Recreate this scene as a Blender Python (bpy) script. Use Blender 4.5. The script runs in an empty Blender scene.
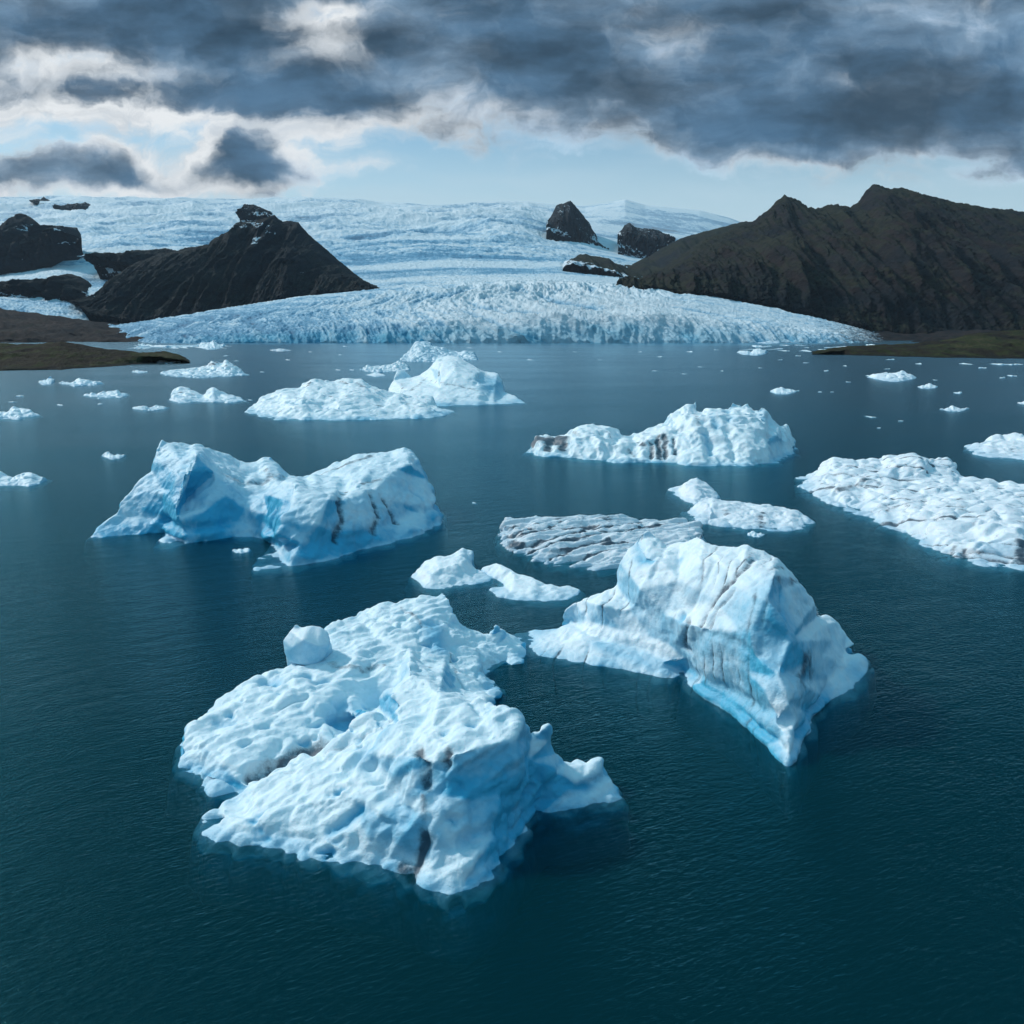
import bpy, math, random
import numpy as np
from mathutils import Vector
from mathutils.bvhtree import BVHTree
from mathutils.geometry import delaunay_2d_cdt

C = bpy.context.scene
# ------------------------------------------------------------------ camera
H, F = 30.0, 887.0
PITCH = math.atan(188.0 / F)
CP, SP = math.cos(PITCH), math.sin(PITCH)
cam_d = bpy.data.cameras.new('camera')
cam_d.angle = 2 * math.atan(512 / F)
cam_d.clip_start, cam_d.clip_end = 0.5, 60000
cam = bpy.data.objects.new('camera', cam_d)
C.collection.objects.link(cam)
cam.location = (0, 0, H)
cam.rotation_euler = (math.pi / 2 - PITCH, 0, 0)
C.camera = cam
C.view_settings.view_transform = 'Standard'
C.view_settings.look = 'None'
C.view_settings.exposure = 0.0
C.view_settings.gamma = 1.0

def ray(px, py):
    """direction scaled so that its y (forward) component is 1"""
    u, v = (px - 512) / F, (512 - py) / F
    dy, dz = CP + v * SP, -SP + v * CP
    return u / dy, dz / dy
def at(px, py, Y):
    a, b = ray(px, py)
    return (a * Y, Y, H + b * Y)
def ground(px, py, z=0.0):
    a, b = ray(px, py)
    t = (z - H) / b
    return (a * t, t, z)
def above(px, py, g):
    """the point seen at (px,py) that stands over the water seen at row g"""
    return at(px, py, ground(px, g)[1])

# ------------------------------------------------------------------ node helper
class NT:
    def __init__(s, tree):
        s.t = tree; tree.nodes.clear()
    def n(s, typ, ins=None, **kw):
        nd = s.t.nodes.new(typ)
        for k, v in kw.items(): setattr(nd, k, v)
        for k, v in (ins or {}).items():
            if isinstance(v, bpy.types.NodeSocket): s.t.links.new(v, nd.inputs[k])
            else: nd.inputs[k].default_value = v
        return nd
    def m(s, op, a, b=0.0, c=0.0, clamp=False):
        nd = s.n('ShaderNodeMath', {0: a, 1: b, 2: c}, operation=op); nd.use_clamp = clamp
        return nd.outputs[0]
    def v(s, op, a, b=(0, 0, 0)):
        nd = s.n('ShaderNodeVectorMath', {0: a, 1: b}, operation=op)
        return nd.outputs['Value'] if op in ('LENGTH', 'DOT_PRODUCT', 'DISTANCE') else nd.outputs[0]
    def mix(s, f, a, b):
        nd = s.n('ShaderNodeMix', data_type='RGBA')
        for k, v in ((0, f), (6, a), (7, b)):
            if isinstance(v, bpy.types.NodeSocket): s.t.links.new(v, nd.inputs[k])
            else: nd.inputs[k].default_value = v
        return nd.outputs[2]
    def ss(s, x, lo, hi, a=0.0, b=1.0):
        return s.n('ShaderNodeMapRange', {0: x, 1: lo, 2: hi, 3: a, 4: b}, interpolation_type='SMOOTHSTEP').outputs[0]
    def noise(s, vec, scale, detail=4, rough=.5, dist=0.0, lac=2.0, col=False):
        nd = s.n('ShaderNodeTexNoise', {'Vector': vec, 'Scale': scale, 'Detail': detail, 'Roughness': rough, 'Distortion': dist, 'Lacunarity': lac})
        return nd.outputs['Color' if col else 0]
    def ramp(s, f, stops, interp='LINEAR'):
        nd = s.n('ShaderNodeValToRGB', {0: f}); cr = nd.color_ramp; cr.interpolation = interp
        while len(cr.elements) < len(stops): cr.elements.new(0.5)
        for e, (p, c) in zip(cr.elements, stops): e.position = p; e.color = (*c, 1)
        return nd.outputs[0]
def c4(r, g, b): return (r, g, b, 1)

# ------------------------------------------------------------------ sky
SUN_AZ, SUN_EL = math.radians(-62), math.radians(38)      # azimuth from straight ahead, negative = left
w = bpy.data.worlds.new('World'); C.world = w; w.use_nodes = True
t = NT(w.node_tree)
d = t.n('ShaderNodeTexCoord').outputs['Generated']
sep = t.n('ShaderNodeSeparateXYZ', {0: d}).outputs
ay = t.m('MAXIMUM', t.m('ABSOLUTE', sep[1]), 0.12)
U, V = t.m('DIVIDE', sep[0], ay), t.m('DIVIDE', sep[2], ay)
P0 = t.n('ShaderNodeCombineXYZ', {0: U, 1: V}).outputs[0]
wn = t.noise(P0, 9, 5, .55, col=True)
warp = t.v('MULTIPLY', t.v('SUBTRACT', wn, (.5, .5, .5)), (.15, .085, 0))
P = t.v('ADD', P0, warp)
def blob(px, py, sx, sy, amp, cur):
    a, b = ray(px, py)
    q = t.v('MULTIPLY', t.v('SUBTRACT', P, (a, b, 0)), (F / sx, F / sy, 0))
    g = t.m('POWER', 2.718, t.m('MULTIPLY', t.v('DOT_PRODUCT', q, q), -1.0))
    return t.m('MULTIPLY_ADD', g, amp, cur)
sp = t.n('ShaderNodeSeparateXYZ', {0: P}).outputs
# the deck: thick above a sloping lower edge
edge = t.m('MULTIPLY_ADD', sp[0], -.02, .185)
T = t.ss(t.m('SUBTRACT', sp[1], edge), -.035, .06, -.28, .62)
for bl in [(20, 166, 170, 20, .42), (130, 172, 110, 14, .25), (265, 160, 46, 38, 1.15), (80, 128, 170, 18, -.24), (230, 120, 80, 10, -.12), (60, 140, 16, 8, -.3), (180, 145, 30, 26, .1), (0, 190, 260, 14, .3),
           (300, 185, 60, 14, .3), (370, 172, 40, 9, .33), (330, 128, 30, 10, .2),
           (100, 62, 95, 13, -.36), (10, 50, 55, 18, -.32), (325, 8, 60, 12, -.42), (330, 45, 55, 24, -.36), (200, 30, 150, 22, .3), (60, 20, 120, 20, .22),
           (440, 85, 50, 30, -.2), (400, 122, 130, 16, -.02), (560, 60, 120, 40, .28), (500, 15, 60, 25, .2), (660, 25, 60, 20, -.22), (780, 150, 80, 30, .55), (720, 130, 80, 24, .3),
           (860, 130, 90, 26, .4), (960, 90, 120, 40, .3), (860, 92, 30, 10, -.25), (1010, 165, 48, 24, .75), (790, 168, 26, 10, -.28), (930, 160, 45, 14, -.15), (120, 90, 200, 26, .1), (260, 90, 160, 22, .25)]:
    T = blob(*bl, T)
stretch = t.v('MULTIPLY', P0, (1.0, 1.9, 1.0))
n1 = t.noise(t.v('ADD', stretch, warp), 5.5, 9, .56, .25)
n2 = t.noise(t.v('ADD', stretch, t.v('MULTIPLY', warp, (1.5, 1.5, 1))), 15, 8, .6, .4)
for bl in [(110, 136, 120, 22, .26), (60, 172, 190, 12, .10), (210, 182, 60, 8, .1)]: T = blob(*bl, T)
T = t.m('MULTIPLY_ADD', t.m('SUBTRACT', n1, .5), 1.5, T)
T = t.m('MULTIPLY_ADD', t.m('SUBTRACT', n2, .5), 1.0, T)
high = t.ss(sep[2], .28, .6)
T = t.m('ADD', T, t.m('MULTIPLY', high, .25))
alpha = t.ss(T, -.16, .36)
ccol = t.ramp(t.m('MULTIPLY', T, .72, clamp=True), [(0.0, (.40, .50, .60)), (.16, (.24, .31, .39)), (.38, (.105, .170, .245)), (.62, (.048, .100, .165)), (1.0, (.024, .062, .112))])
B = t.m('MULTIPLY', t.ss(T, .0, .5, .35, 0), 1.0)
for bl in [(90, 112, 200, 30, 1.25), (190, 148, 46, 32, 1.1), (330, 150, 60, 30, .35), (30, 62, 130, 20, .5), (325, 6, 60, 16, .75), (330, 45, 60, 20, .55), (120, 192, 220, 10, .7), (430, 112, 90, 18, .35), (780, 168, 60, 10, .30), (860, 92, 26, 9, .4), (660, 32, 70, 20, .3), (350, 165, 50, 12, .6), (270, 128, 60, 14, .5)]:
    B = blob(*bl, B)
n3 = t.noise(t.v('ADD', stretch, t.v('MULTIPLY', warp, (2, 2, 1))), 11, 8, .58, .3)
B = t.m('MULTIPLY', t.m('ADD', B, t.m('MULTIPLY_ADD', n3, 1.3, -.62)), t.ss(T, .35, .95, 1.0, .15), clamp=True)
B = t.m('MULTIPLY', t.ss(B, .04, .95), t.ss(n2, .34, .60, .62, 1.0))
mott = t.noise(t.v('ADD', t.v('MULTIPLY', P0, (1.0, 2.6, 1)), t.v('MULTIPLY', warp, (.35, .35, 1))), 6.0, 9, .56, .0)
mv = t.v('SCALE', ccol); mv.node.inputs['Scale'].default_value = 1.0
w.node_tree.links.new(t.ss(mott, .32, .70, .62, 2.1), mv.node.inputs['Scale'])
ccol = t.mix(B, mv, c4(.88, .91, .93))
sdir = (math.sin(SUN_AZ) * math.cos(SUN_EL), math.cos(SUN_AZ) * math.cos(SUN_EL), math.sin(SUN_EL))
ccol = t.mix(t.ss(t.v('DOT_PRODUCT', d, sdir), .80, .97, 0, .95), ccol, c4(1.15, 1.2, 1.2))
sky = t.n('ShaderNodeTexSky', sky_type='NISHITA', sun_disc=False, sun_elevation=SUN_EL, sun_rotation=SUN_AZ, altitude=100, air_density=1.0, dust_density=.6, ozone_density=2.0).outputs[0]
skyc = t.v('MULTIPLY', sky, (.088, .112, .112))
streak = t.noise(t.v('MULTIPLY', t.v('ADD', P0, t.v('MULTIPLY', warp, (.5, .5, 1))), (1.6, 12, 1)), 2.6, 6, .5, .4)
skyc = t.mix(t.ss(streak, .40, .8, 0, .6), skyc, c4(.50, .66, .78))
skyc = t.mix(t.ss(V, .10, .22, .8, 0), skyc, c4(.56, .75, .86))
full = t.mix(alpha, skyc, ccol)
# overhead, outside the view, extra blue brightness is added to light the ice
full = t.mix(t.ss(sep[2], .36, .85, 0, .85), full, c4(.17, .55, .78))
t.n('ShaderNodeOutputWorld', {0: t.n('ShaderNodeBackground', {0: full, 1: 1.0}).outputs[0]})

sun_d = bpy.data.lights.new('sun', 'SUN'); sun_d.energy = 2.6; sun_d.angle = math.radians(5); sun_d.color = (1.0, .97, .92)
sun = bpy.data.objects.new('sun', sun_d); C.collection.objects.link(sun)
sd = Vector((math.sin(SUN_AZ) * math.cos(SUN_EL), math.cos(SUN_AZ) * math.cos(SUN_EL), math.sin(SUN_EL)))
sun.rotation_euler = sd.to_track_quat('Z', 'Y').to_euler()

C.cycles.sample_clamp_direct = 4.0

# ------------------------------------------------------------------ numpy noise
def _perm(seed):
    p = np.random.RandomState(seed & 0xffff).permutation(256); return np.concatenate([p, p, p]).astype(np.int32)
_G = np.array([[1,1,0],[-1,1,0],[1,-1,0],[-1,-1,0],[1,0,1],[-1,0,1],[1,0,-1],[-1,0,-1],[0,1,1],[0,-1,1],[0,1,-1],[0,-1,-1],[1,1,0],[-1,1,0],[0,-1,1],[0,-1,-1]], np.float32)
def perlin(p, seed=0):
    pm = _perm(seed); p = np.asarray(p, np.float32)
    i = np.floor(p).astype(np.int32); f = p - i; i &= 255
    u = f * f * f * (f * (f * 6 - 15) + 10)
    out = 0
    for dx in (0, 1):
        for dy in (0, 1):
            for dz in (0, 1):
                h = pm[pm[pm[(i[:, 0] + dx) & 255] + ((i[:, 1] + dy) & 255)] + ((i[:, 2] + dz) & 255)] & 15
                g = _G[h]; q = f - np.array([dx, dy, dz], np.float32)
                wgt = (u[:, 0] if dx else 1 - u[:, 0]) * (u[:, 1] if dy else 1 - u[:, 1]) * (u[:, 2] if dz else 1 - u[:, 2])
                out = out + wgt * (g * q).sum(1)
    return out
def fbm(p, oct=4, seed=0, gain=.5, ridged=False):
    a, s, tot = 1.0, 0, 0
    p = np.asarray(p, np.float32)
    for k in range(oct):
        n = perlin(p, seed + k * 17)
        s = s + a * ((1 - 2 * np.abs(n)) if ridged else n); tot += a
        a *= gain; p = p * 2.03 + 11.3
    return s / tot
def worley(p, seed=0):
    """nearest feature point: distance, second distance and a random value of the cell"""
    p = np.asarray(p, np.float32); i = np.floor(p).astype(np.int32); f = p - i
    pm = _perm(seed); R = np.random.RandomState(seed + 5).rand(256, 4).astype(np.float32)
    f1 = np.full(len(p), 9.0, np.float32); f2 = f1.copy(); rv = np.zeros(len(p), np.float32); vec = np.zeros_like(p)
    for dx in (-1, 0, 1):
        for dy in (-1, 0, 1):
            for dz in (-1, 0, 1):
                h = pm[pm[pm[(i[:, 0] + dx) & 255] + ((i[:, 1] + dy) & 255)] + ((i[:, 2] + dz) & 255)]
                q = np.array([dx, dy, dz], np.float32) + R[h, :3] - f
                dd = np.sqrt((q * q).sum(1)); c = dd < f1
                f2 = np.where(c, f1, np.minimum(f2, dd)); f1 = np.where(c, dd, f1); rv = np.where(c, R[h, 3], rv)
                vec[c] = q[c]
    return f1, f2, rv, vec

# ------------------------------------------------------------------ object helpers
def tag(o, label=None, cat=None, group=None, kind=None):
    if label: o['label'] = label
    if cat: o['category'] = cat
    if group: o['group'] = group
    if kind: o['kind'] = kind
    return o
def link_mesh(name, verts, faces, mat, attrs=None, parent=None, smooth=True):
    me = bpy.data.meshes.new(name)
    verts = np.asarray(verts, np.float32)
    if isinstance(faces, np.ndarray):
        k = faces.shape[1]
        me.vertices.add(len(verts)); me.vertices.foreach_set('co', verts.ravel())
        me.loops.add(faces.size); me.loops.foreach_set('vertex_index', faces.ravel().astype(np.int32))
        me.polygons.add(len(faces)); me.polygons.foreach_set('loop_start', np.arange(0, faces.size, k, dtype=np.int32))
        me.update(calc_edges=True); me.validate()
    else:
        me.from_pydata([tuple(v) for v in verts], [], faces); me.update()
    if smooth: me.polygons.foreach_set('use_smooth', np.ones(len(me.polygons), bool))
    for k_, a in (attrs or {}).items():
        me.attributes.new(k_, 'FLOAT', 'POINT').data.foreach_set('value', np.asarray(a, np.float32))
    me.materials.append(mat)
    o = bpy.data.objects.new(name, me); C.collection.objects.link(o)
    if parent: o.parent = parent
    return o

# ------------------------------------------------------------------ materials
def mat(name):
    m = bpy.data.materials.new(name); m.use_nodes = True
    return m, NT(m.node_tree)
def ice_material(name, white, blue, fine=1.0, bump=.5, sss=.14, rad=.22, slopeblue=.6, grit=0.0):
    m, t = mat(name)
    tc = t.n('ShaderNodeTexCoord').outputs['Object']
    def at_(nm): return t.n('ShaderNodeAttribute', attribute_name=nm).outputs['Fac']
    big = t.noise(tc, .22 / fine, 4, .5)
    mid = t.noise(tc, 1.1 / fine, 6, .6)
    fin = t.noise(tc, 7 / fine, 5, .65)
    bl = t.m('ADD', t.m('MULTIPLY', at_('bare_shade'), slopeblue), t.m('MULTIPLY_ADD', big, .9, -.45))
    bl = t.m('ADD', bl, t.m('MULTIPLY_ADD', mid, .7, -.35))
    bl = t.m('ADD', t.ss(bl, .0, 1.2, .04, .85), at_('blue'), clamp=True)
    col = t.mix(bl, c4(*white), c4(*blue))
    dn = t.m('MULTIPLY', at_('dirt'), t.m('MULTIPLY_ADD', mid, 2.2, -.15))
    dn = t.ss(t.m('ADD', dn, t.m('MULTIPLY_ADD', fin, .35, -.175)), .14, .75)
    dn = t.m('ADD', dn, t.m('MULTIPLY', t.ss(t.m('ADD', mid, t.m('MULTIPLY', fin, .4)), .80, .96), grit), clamp=True)
    col = t.mix(t.m('MULTIPLY', dn, .86), col, c4(.010, .032, .062))
    # granular ice: rounded grains a hand wide, pits between them, fine crystals
    vor = t.n('ShaderNodeTexVoronoi', {'Vector': tc, 'Scale': 3.2 / fine, 'Randomness': 1.0}, feature='SMOOTH_F1').outputs[0]
    hgt = t.m('ADD', t.m('MULTIPLY', mid, 1.4), t.m('MULTIPLY', fin, .45))
    hgt = t.m('ADD', hgt, t.m('MULTIPLY', vor, .28))
    bmp = t.n('ShaderNodeBump', {'Strength': bump, 'Distance': .22 * fine, 'Height': hgt}).outputs[0]
    b = t.n('ShaderNodeBsdfPrincipled', {'Base Color': col, 'Roughness': t.m('MULTIPLY_ADD', bl, -.18, .55), 'Normal': bmp,
        'Subsurface Weight': t.m('MULTIPLY_ADD', dn, -sss, sss), 'Subsurface Scale': rad, 'Subsurface Radius': (.35, .85, 1.0), 'Specular IOR Level': .35})
    t.n('ShaderNodeOutputMaterial', {0: b.outputs[0]})
    return m
ICE = ice_material('glacier_ice', (.85, .92, .955), (.07, .44, .66), slopeblue=.85)
ICE_CLEAN = ice_material('blue_glacier_ice', (.82, .92, .955), (.05, .42, .65), slopeblue=1.3)
ICE_MID = ice_material('midfield_ice', (.84, .92, .95), (.08, .44, .64), fine=1.8, bump=.35, slopeblue=1.0)
ICE_SNOW = ice_material('snow_crusted_ice', (.83, .88, .92), (.20, .48, .66), fine=1.6, bump=.4, slopeblue=.6, grit=.45)
ICE_DIRTY = ice_material('ash_streaked_ice', (.76, .81, .85), (.26, .46, .60), fine=1.4, bump=.4, slopeblue=.4, grit=.6)
ICE_FAR = ice_material('distant_ice', (.82, .90, .94), (.08, .38, .56), fine=2.6, bump=.35, slopeblue=1.35)

def rock_material(name, dark, warm, green, gamt=.5, snowy=0.0, scale=1.0):
    m, t = mat(name)
    geo = t.n('ShaderNodeNewGeometry').outputs
    pos = geo['Position']
    s = t.v('MULTIPLY', pos, (1, 1, 2.2))
    n1 = t.noise(s, .004 * scale, 7, .62); n2 = t.noise(s, .022 * scale, 8, .66)
    strata = t.noise(t.v('MULTIPLY', pos, (.12, .12, 1.0)), .045 * scale, 5, .6)
    nz = t.n('ShaderNodeSeparateXYZ', {0: geo['Normal']}).outputs[2]
    col = t.mix(t.ss(t.m('ADD', n1, t.m('MULTIPLY', strata, .4)), .5, .85), c4(*dark), c4(*warm))
    g = t.m('ADD', t.m('MULTIPLY_ADD', nz, .8, -.35), t.m('MULTIPLY_ADD', n1, 1.6, -.8))
    g = t.m('MULTIPLY', t.ss(t.m('ADD', g, t.m('MULTIPLY_ADD', n2, .6, -.3)), .0, .42), gamt)
    col = t.mix(g, col, c4(*green))
    col = t.mix(t.ss(n2, .44, .66, 0, .75), col, c4(*[c * .6 for c in dark]))
    sa = t.n('ShaderNodeAttribute', attribute_name='snow').outputs['Fac']
    sn = t.ss(t.m('ADD', sa, t.m('ADD', t.m('MULTIPLY_ADD', n2, 1.6, -.8), t.m('MULTIPLY_ADD', nz, .5, -.35))), .42, .58)
    col = t.mix(sn, col, c4(.72, .80, .87))
    hg = t.m('ADD', t.m('MULTIPLY', n2, 1.0), t.m('MULTIPLY', strata, .7))
    bmp = t.n('ShaderNodeBump', {'Strength': 1.0, 'Distance': 14 / scale, 'Height': hg}).outputs[0]
    b = t.n('ShaderNodeBsdfPrincipled', {'Base Color': col, 'Roughness': .9, 'Specular IOR Level': .15, 'Normal': bmp})
    t.n('ShaderNodeOutputMaterial', {0: b.outputs[0]})
    return m
ROCK = rock_material('shaded_dark_basalt', (.003, .008, .013), (.021, .014, .014), (.020, .024, .010), .8)  # basalt darkened further to stand in for cloud shadow
ROCK_L = rock_material('shadow_blue_basalt', (.003, .010, .018), (.012, .016, .021), (.013, .019, .013), .5)  # blue of the shaded slopes put into the rock colour
CRAG = rock_material('crag_rock', (.003, .010, .018), (.012, .016, .021), (.010, .014, .012), .3, scale=2.6)
def land_material(name, cols, sc):
    m, t = mat(name)
    pos = t.n('ShaderNodeNewGeometry').outputs['Position']
    n = t.noise(t.v('MULTIPLY', pos, (1, .28, 1)), sc, 8, .66, .3)
    n2 = t.noise(t.v('MULTIPLY', pos, (1, .3, 1)), sc * 7, 6, .7)
    k = t.m('ADD', t.m('MULTIPLY_ADD', n, 2.4, -.85), t.m('MULTIPLY_ADD', n2, 1.0, -.35), clamp=True)
    col = t.ramp(k, [(0, cols[0]), (.4, cols[1]), (.62, cols[2]), (.85, cols[3]), (1, cols[1])])
    z = t.n('ShaderNodeSeparateXYZ', {0: pos}).outputs[2]
    col = t.mix(t.ss(t.m('ADD', z, t.m('MULTIPLY_ADD', n2, 1.6, -.8)), .3, 1.8, .9, 0), col, c4(.010, .013, .015))
    bmp = t.n('ShaderNodeBump', {'Strength': 1.0, 'Distance': 3.0, 'Height': t.m('ADD', n2, n)}).outputs[0]
    b = t.n('ShaderNodeBsdfPrincipled', {'Base Color': col, 'Roughness': .92, 'Specular IOR Level': .1, 'Normal': bmp})
    t.n('ShaderNodeOutputMaterial', {0: b.outputs[0]})
    return m
MORAINE = land_material('moraine', [(.006, .009, .013), (.018, .015, .015), (.030, .020, .018), (.014, .018, .014)], .014)
HEATH = land_material('heath', [(.006, .008, .009), (.028, .021, .013), (.030, .036, .012), (.062, .052, .026)], .03)

def glacier_material():
    m, t = mat('crevassed_ice')
    pos = t.n('ShaderNodeNewGeometry').outputs['Position']
    dep = t.n('ShaderNodeAttribute', attribute_name='crevasse').outputs['Fac']
    dirt = t.n('ShaderNodeAttribute', attribute_name='dirt').outputs['Fac']
    snow = t.n('ShaderNodeAttribute', attribute_name='snow').outputs['Fac']
    cliff = t.n('ShaderNodeAttribute', attribute_name='cliff').outputs['Fac']
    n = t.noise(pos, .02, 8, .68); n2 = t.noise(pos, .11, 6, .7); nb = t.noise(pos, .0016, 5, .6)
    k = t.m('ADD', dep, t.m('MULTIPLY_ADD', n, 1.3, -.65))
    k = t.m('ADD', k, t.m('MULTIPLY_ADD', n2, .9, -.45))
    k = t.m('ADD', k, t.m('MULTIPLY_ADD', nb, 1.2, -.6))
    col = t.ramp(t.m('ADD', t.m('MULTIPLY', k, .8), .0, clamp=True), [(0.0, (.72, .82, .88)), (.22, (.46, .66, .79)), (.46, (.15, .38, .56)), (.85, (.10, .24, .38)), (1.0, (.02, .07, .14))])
    col = t.mix(t.m('MULTIPLY', snow, t.ss(k, .1, .8, 1.0, .35)), col, c4(.80, .86, .90))
    col = t.mix(t.m('MULTIPLY', cliff, .9), col, c4(.05, .39, .57))
    col = t.mix(t.ss(t.m('ADD', dirt, t.m('MULTIPLY_ADD', n2, 1.6, -.8)), .35, .9), col, c4(.045, .05, .06))
    bmp = t.n('ShaderNodeBump', {'Strength': 1.0, 'Distance': 10, 'Height': t.m('ADD', n, t.m('MULTIPLY', n2, .5))}).outputs[0]
    b = t.n('ShaderNodeBsdfPrincipled', {'Base Color': col, 'Roughness': .7, 'Specular IOR Level': .2, 'Normal': bmp})
    t.n('ShaderNodeOutputMaterial', {0: b.outputs[0]})
    return m
GLACIER = glacier_material()

def water_material():
    m, t = mat('glacial_water')
    pos = t.n('ShaderNodeNewGeometry').outputs['Position']
    rot = t.n('ShaderNodeVectorRotate', {'Vector': pos, 'Angle': math.radians(-28)}, rotation_type='Z_AXIS').outputs[0]
    aniso = t.v('MULTIPLY', rot, (.55, 1.25, 1))
    w1 = t.noise(aniso, 2.9, 4, .6, .4)
    w2 = t.noise(aniso, .42, 3, .5, .4)
    w3 = t.noise(pos, .06, 3, .5)
    calm = t.ss(t.noise(t.v('MULTIPLY', pos, (.6, 1.6, 1)), .012, 3, .5), .35, .7, .55, 1.15)
    hgt = t.m('ADD', t.m('MULTIPLY', w1, .30), t.m('MULTIPLY', w2, .40))
    hgt = t.m('ADD', hgt, t.m('MULTIPLY', w3, .25))
    bmp = t.n('ShaderNodeBump', {'Strength': calm, 'Distance': .44, 'Height': hgt}).outputs[0]
    fb = t.n('ShaderNodeFresnel', {'IOR': 1.33, 'Normal': bmp}).outputs[0]
    fs = t.n('ShaderNodeFresnel', {'IOR': 1.33}).outputs[0]
    k = t.ss(fs, .06, .5, .95, .35)
    fr = t.m('ADD', fs, t.m('MULTIPLY', k, t.m('SUBTRACT', fb, fs)))
    gl = t.n('ShaderNodeBsdfGlossy', {'Color': t.mix(t.ss(fr, .10, .75), c4(.22, .76, .95), c4(.66, .90, 1.0)), 'Roughness': .20, 'Normal': bmp}).outputs[0]
    clear = t.n('ShaderNodeBsdfTransparent', {'Color': c4(1, 1, 1)}).outputs[0]
    silt = t.n('ShaderNodeBsdfDiffuse', {'Color': c4(.000, .062, .072)}).outputs[0]
    body = t.n('ShaderNodeMixShader', {0: .72, 1: silt, 2: clear}).outputs[0]
    sh = t.n('ShaderNodeMixShader', {0: t.m('MULTIPLY', fr, 1.0), 1: body, 2: gl}).outputs[0]
    vol = t.n('ShaderNodeVolumeAbsorption', {'Color': c4(.0, .68, .73), 'Density': .9}).outputs[0]
    t.n('ShaderNodeOutputMaterial', {0: sh, 1: vol})
    return m
WATER = water_material()
def plain(name, c, r=.9):
    m, t = mat(name)
    n = t.noise(t.n('ShaderNodeNewGeometry').outputs['Position'], .05, 5, .6)
    b = t.n('ShaderNodeBsdfPrincipled', {'Base Color': t.mix(n, c4(*c), c4(*[x * .6 for x in c])), 'Roughness': r})
    t.n('ShaderNodeOutputMaterial', {0: b.outputs[0]})
    return m
BED = plain('silt', (.02, .035, .04))

# ------------------------------------------------------------------ water and ground sheet
def box(name, x0, x1, y0, y1, z0, z1, m):
    v = [(x, y, z) for z in (z0, z1) for y in (y0, y1) for x in (x0, x1)]
    f = [(0, 2, 3, 1), (4, 5, 7, 6), (0, 1, 5, 4), (2, 6, 7, 3), (0, 4, 6, 2), (1, 3, 7, 5)]
    return link_mesh(name, v, f, m, smooth=False)
tag(box('water', -6000, 6000, -400, 2000, -9, 0, WATER), 'dark teal rippled glacial lagoon water', 'water', kind='structure')
tag(box('ground', -16000, 16000, -2000, 24000, -12, -6, BED), 'dark silt bed under the lagoon', 'ground', kind='structure')

# ------------------------------------------------------------------ lofted terrain
def loft(name, rows, px0, px1, ncol, nrow, m, disp=None, label='', cat='', attrs=None):
    """rows: far to near, each (Y, [(px, py[, Y])...]); real positions along each line of sight"""
    cols = np.linspace(px0, px1, ncol)
    L = []
    for Y, pts in rows:
        p = sorted(pts)
        py = np.interp(cols, [q[0] for q in p], [q[1] for q in p])
        YY = np.interp(cols, [q[0] for q in p], [(q[2] if len(q) > 2 else Y) for q in p])
        u, v = (cols - 512) / F, (512 - py) / F
        dy, dz = CP + v * SP, -SP + v * CP
        L.append(np.stack([u / dy * YY, YY, H + dz / dy * YY], 1))
    L = np.array(L)
    s = np.linspace(0, len(rows) - 1, nrow); i = np.clip(s.astype(int), 0, len(rows) - 2); f = (s - i)[:, None, None]
    # Catmull-Rom between the lines for the height, linear for the plan
    p0, p1, p2, p3 = L[np.clip(i - 1, 0, None)], L[i], L[i + 1], L[np.clip(i + 2, None, len(rows) - 1)]
    G = p1 * (1 - f) + p2 * f
    cr = .5 * ((2 * p1) + (-p0 + p2) * f + (2 * p0 - 5 * p1 + 4 * p2 - p3) * f ** 2 + (-p0 + 3 * p1 - 3 * p2 + p3) * f ** 3)
    G[:, :, 2] = .5 * cr[:, :, 2] + .5 * G[:, :, 2]
    V = G.reshape(-1, 3); S = np.repeat(s, ncol); PX = np.tile(cols, nrow)
    a = {}
    if disp:
        V, a = disp(V, S, PX)
    idx = np.arange(nrow * ncol).reshape(nrow, ncol)
    fc = np.stack([idx[:-1, :-1], idx[1:, :-1], idx[1:, 1:], idx[:-1, 1:]], -1).reshape(-1, 4)
    return tag(link_mesh(name, V, fc, m, a), label, cat, kind='structure')

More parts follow.
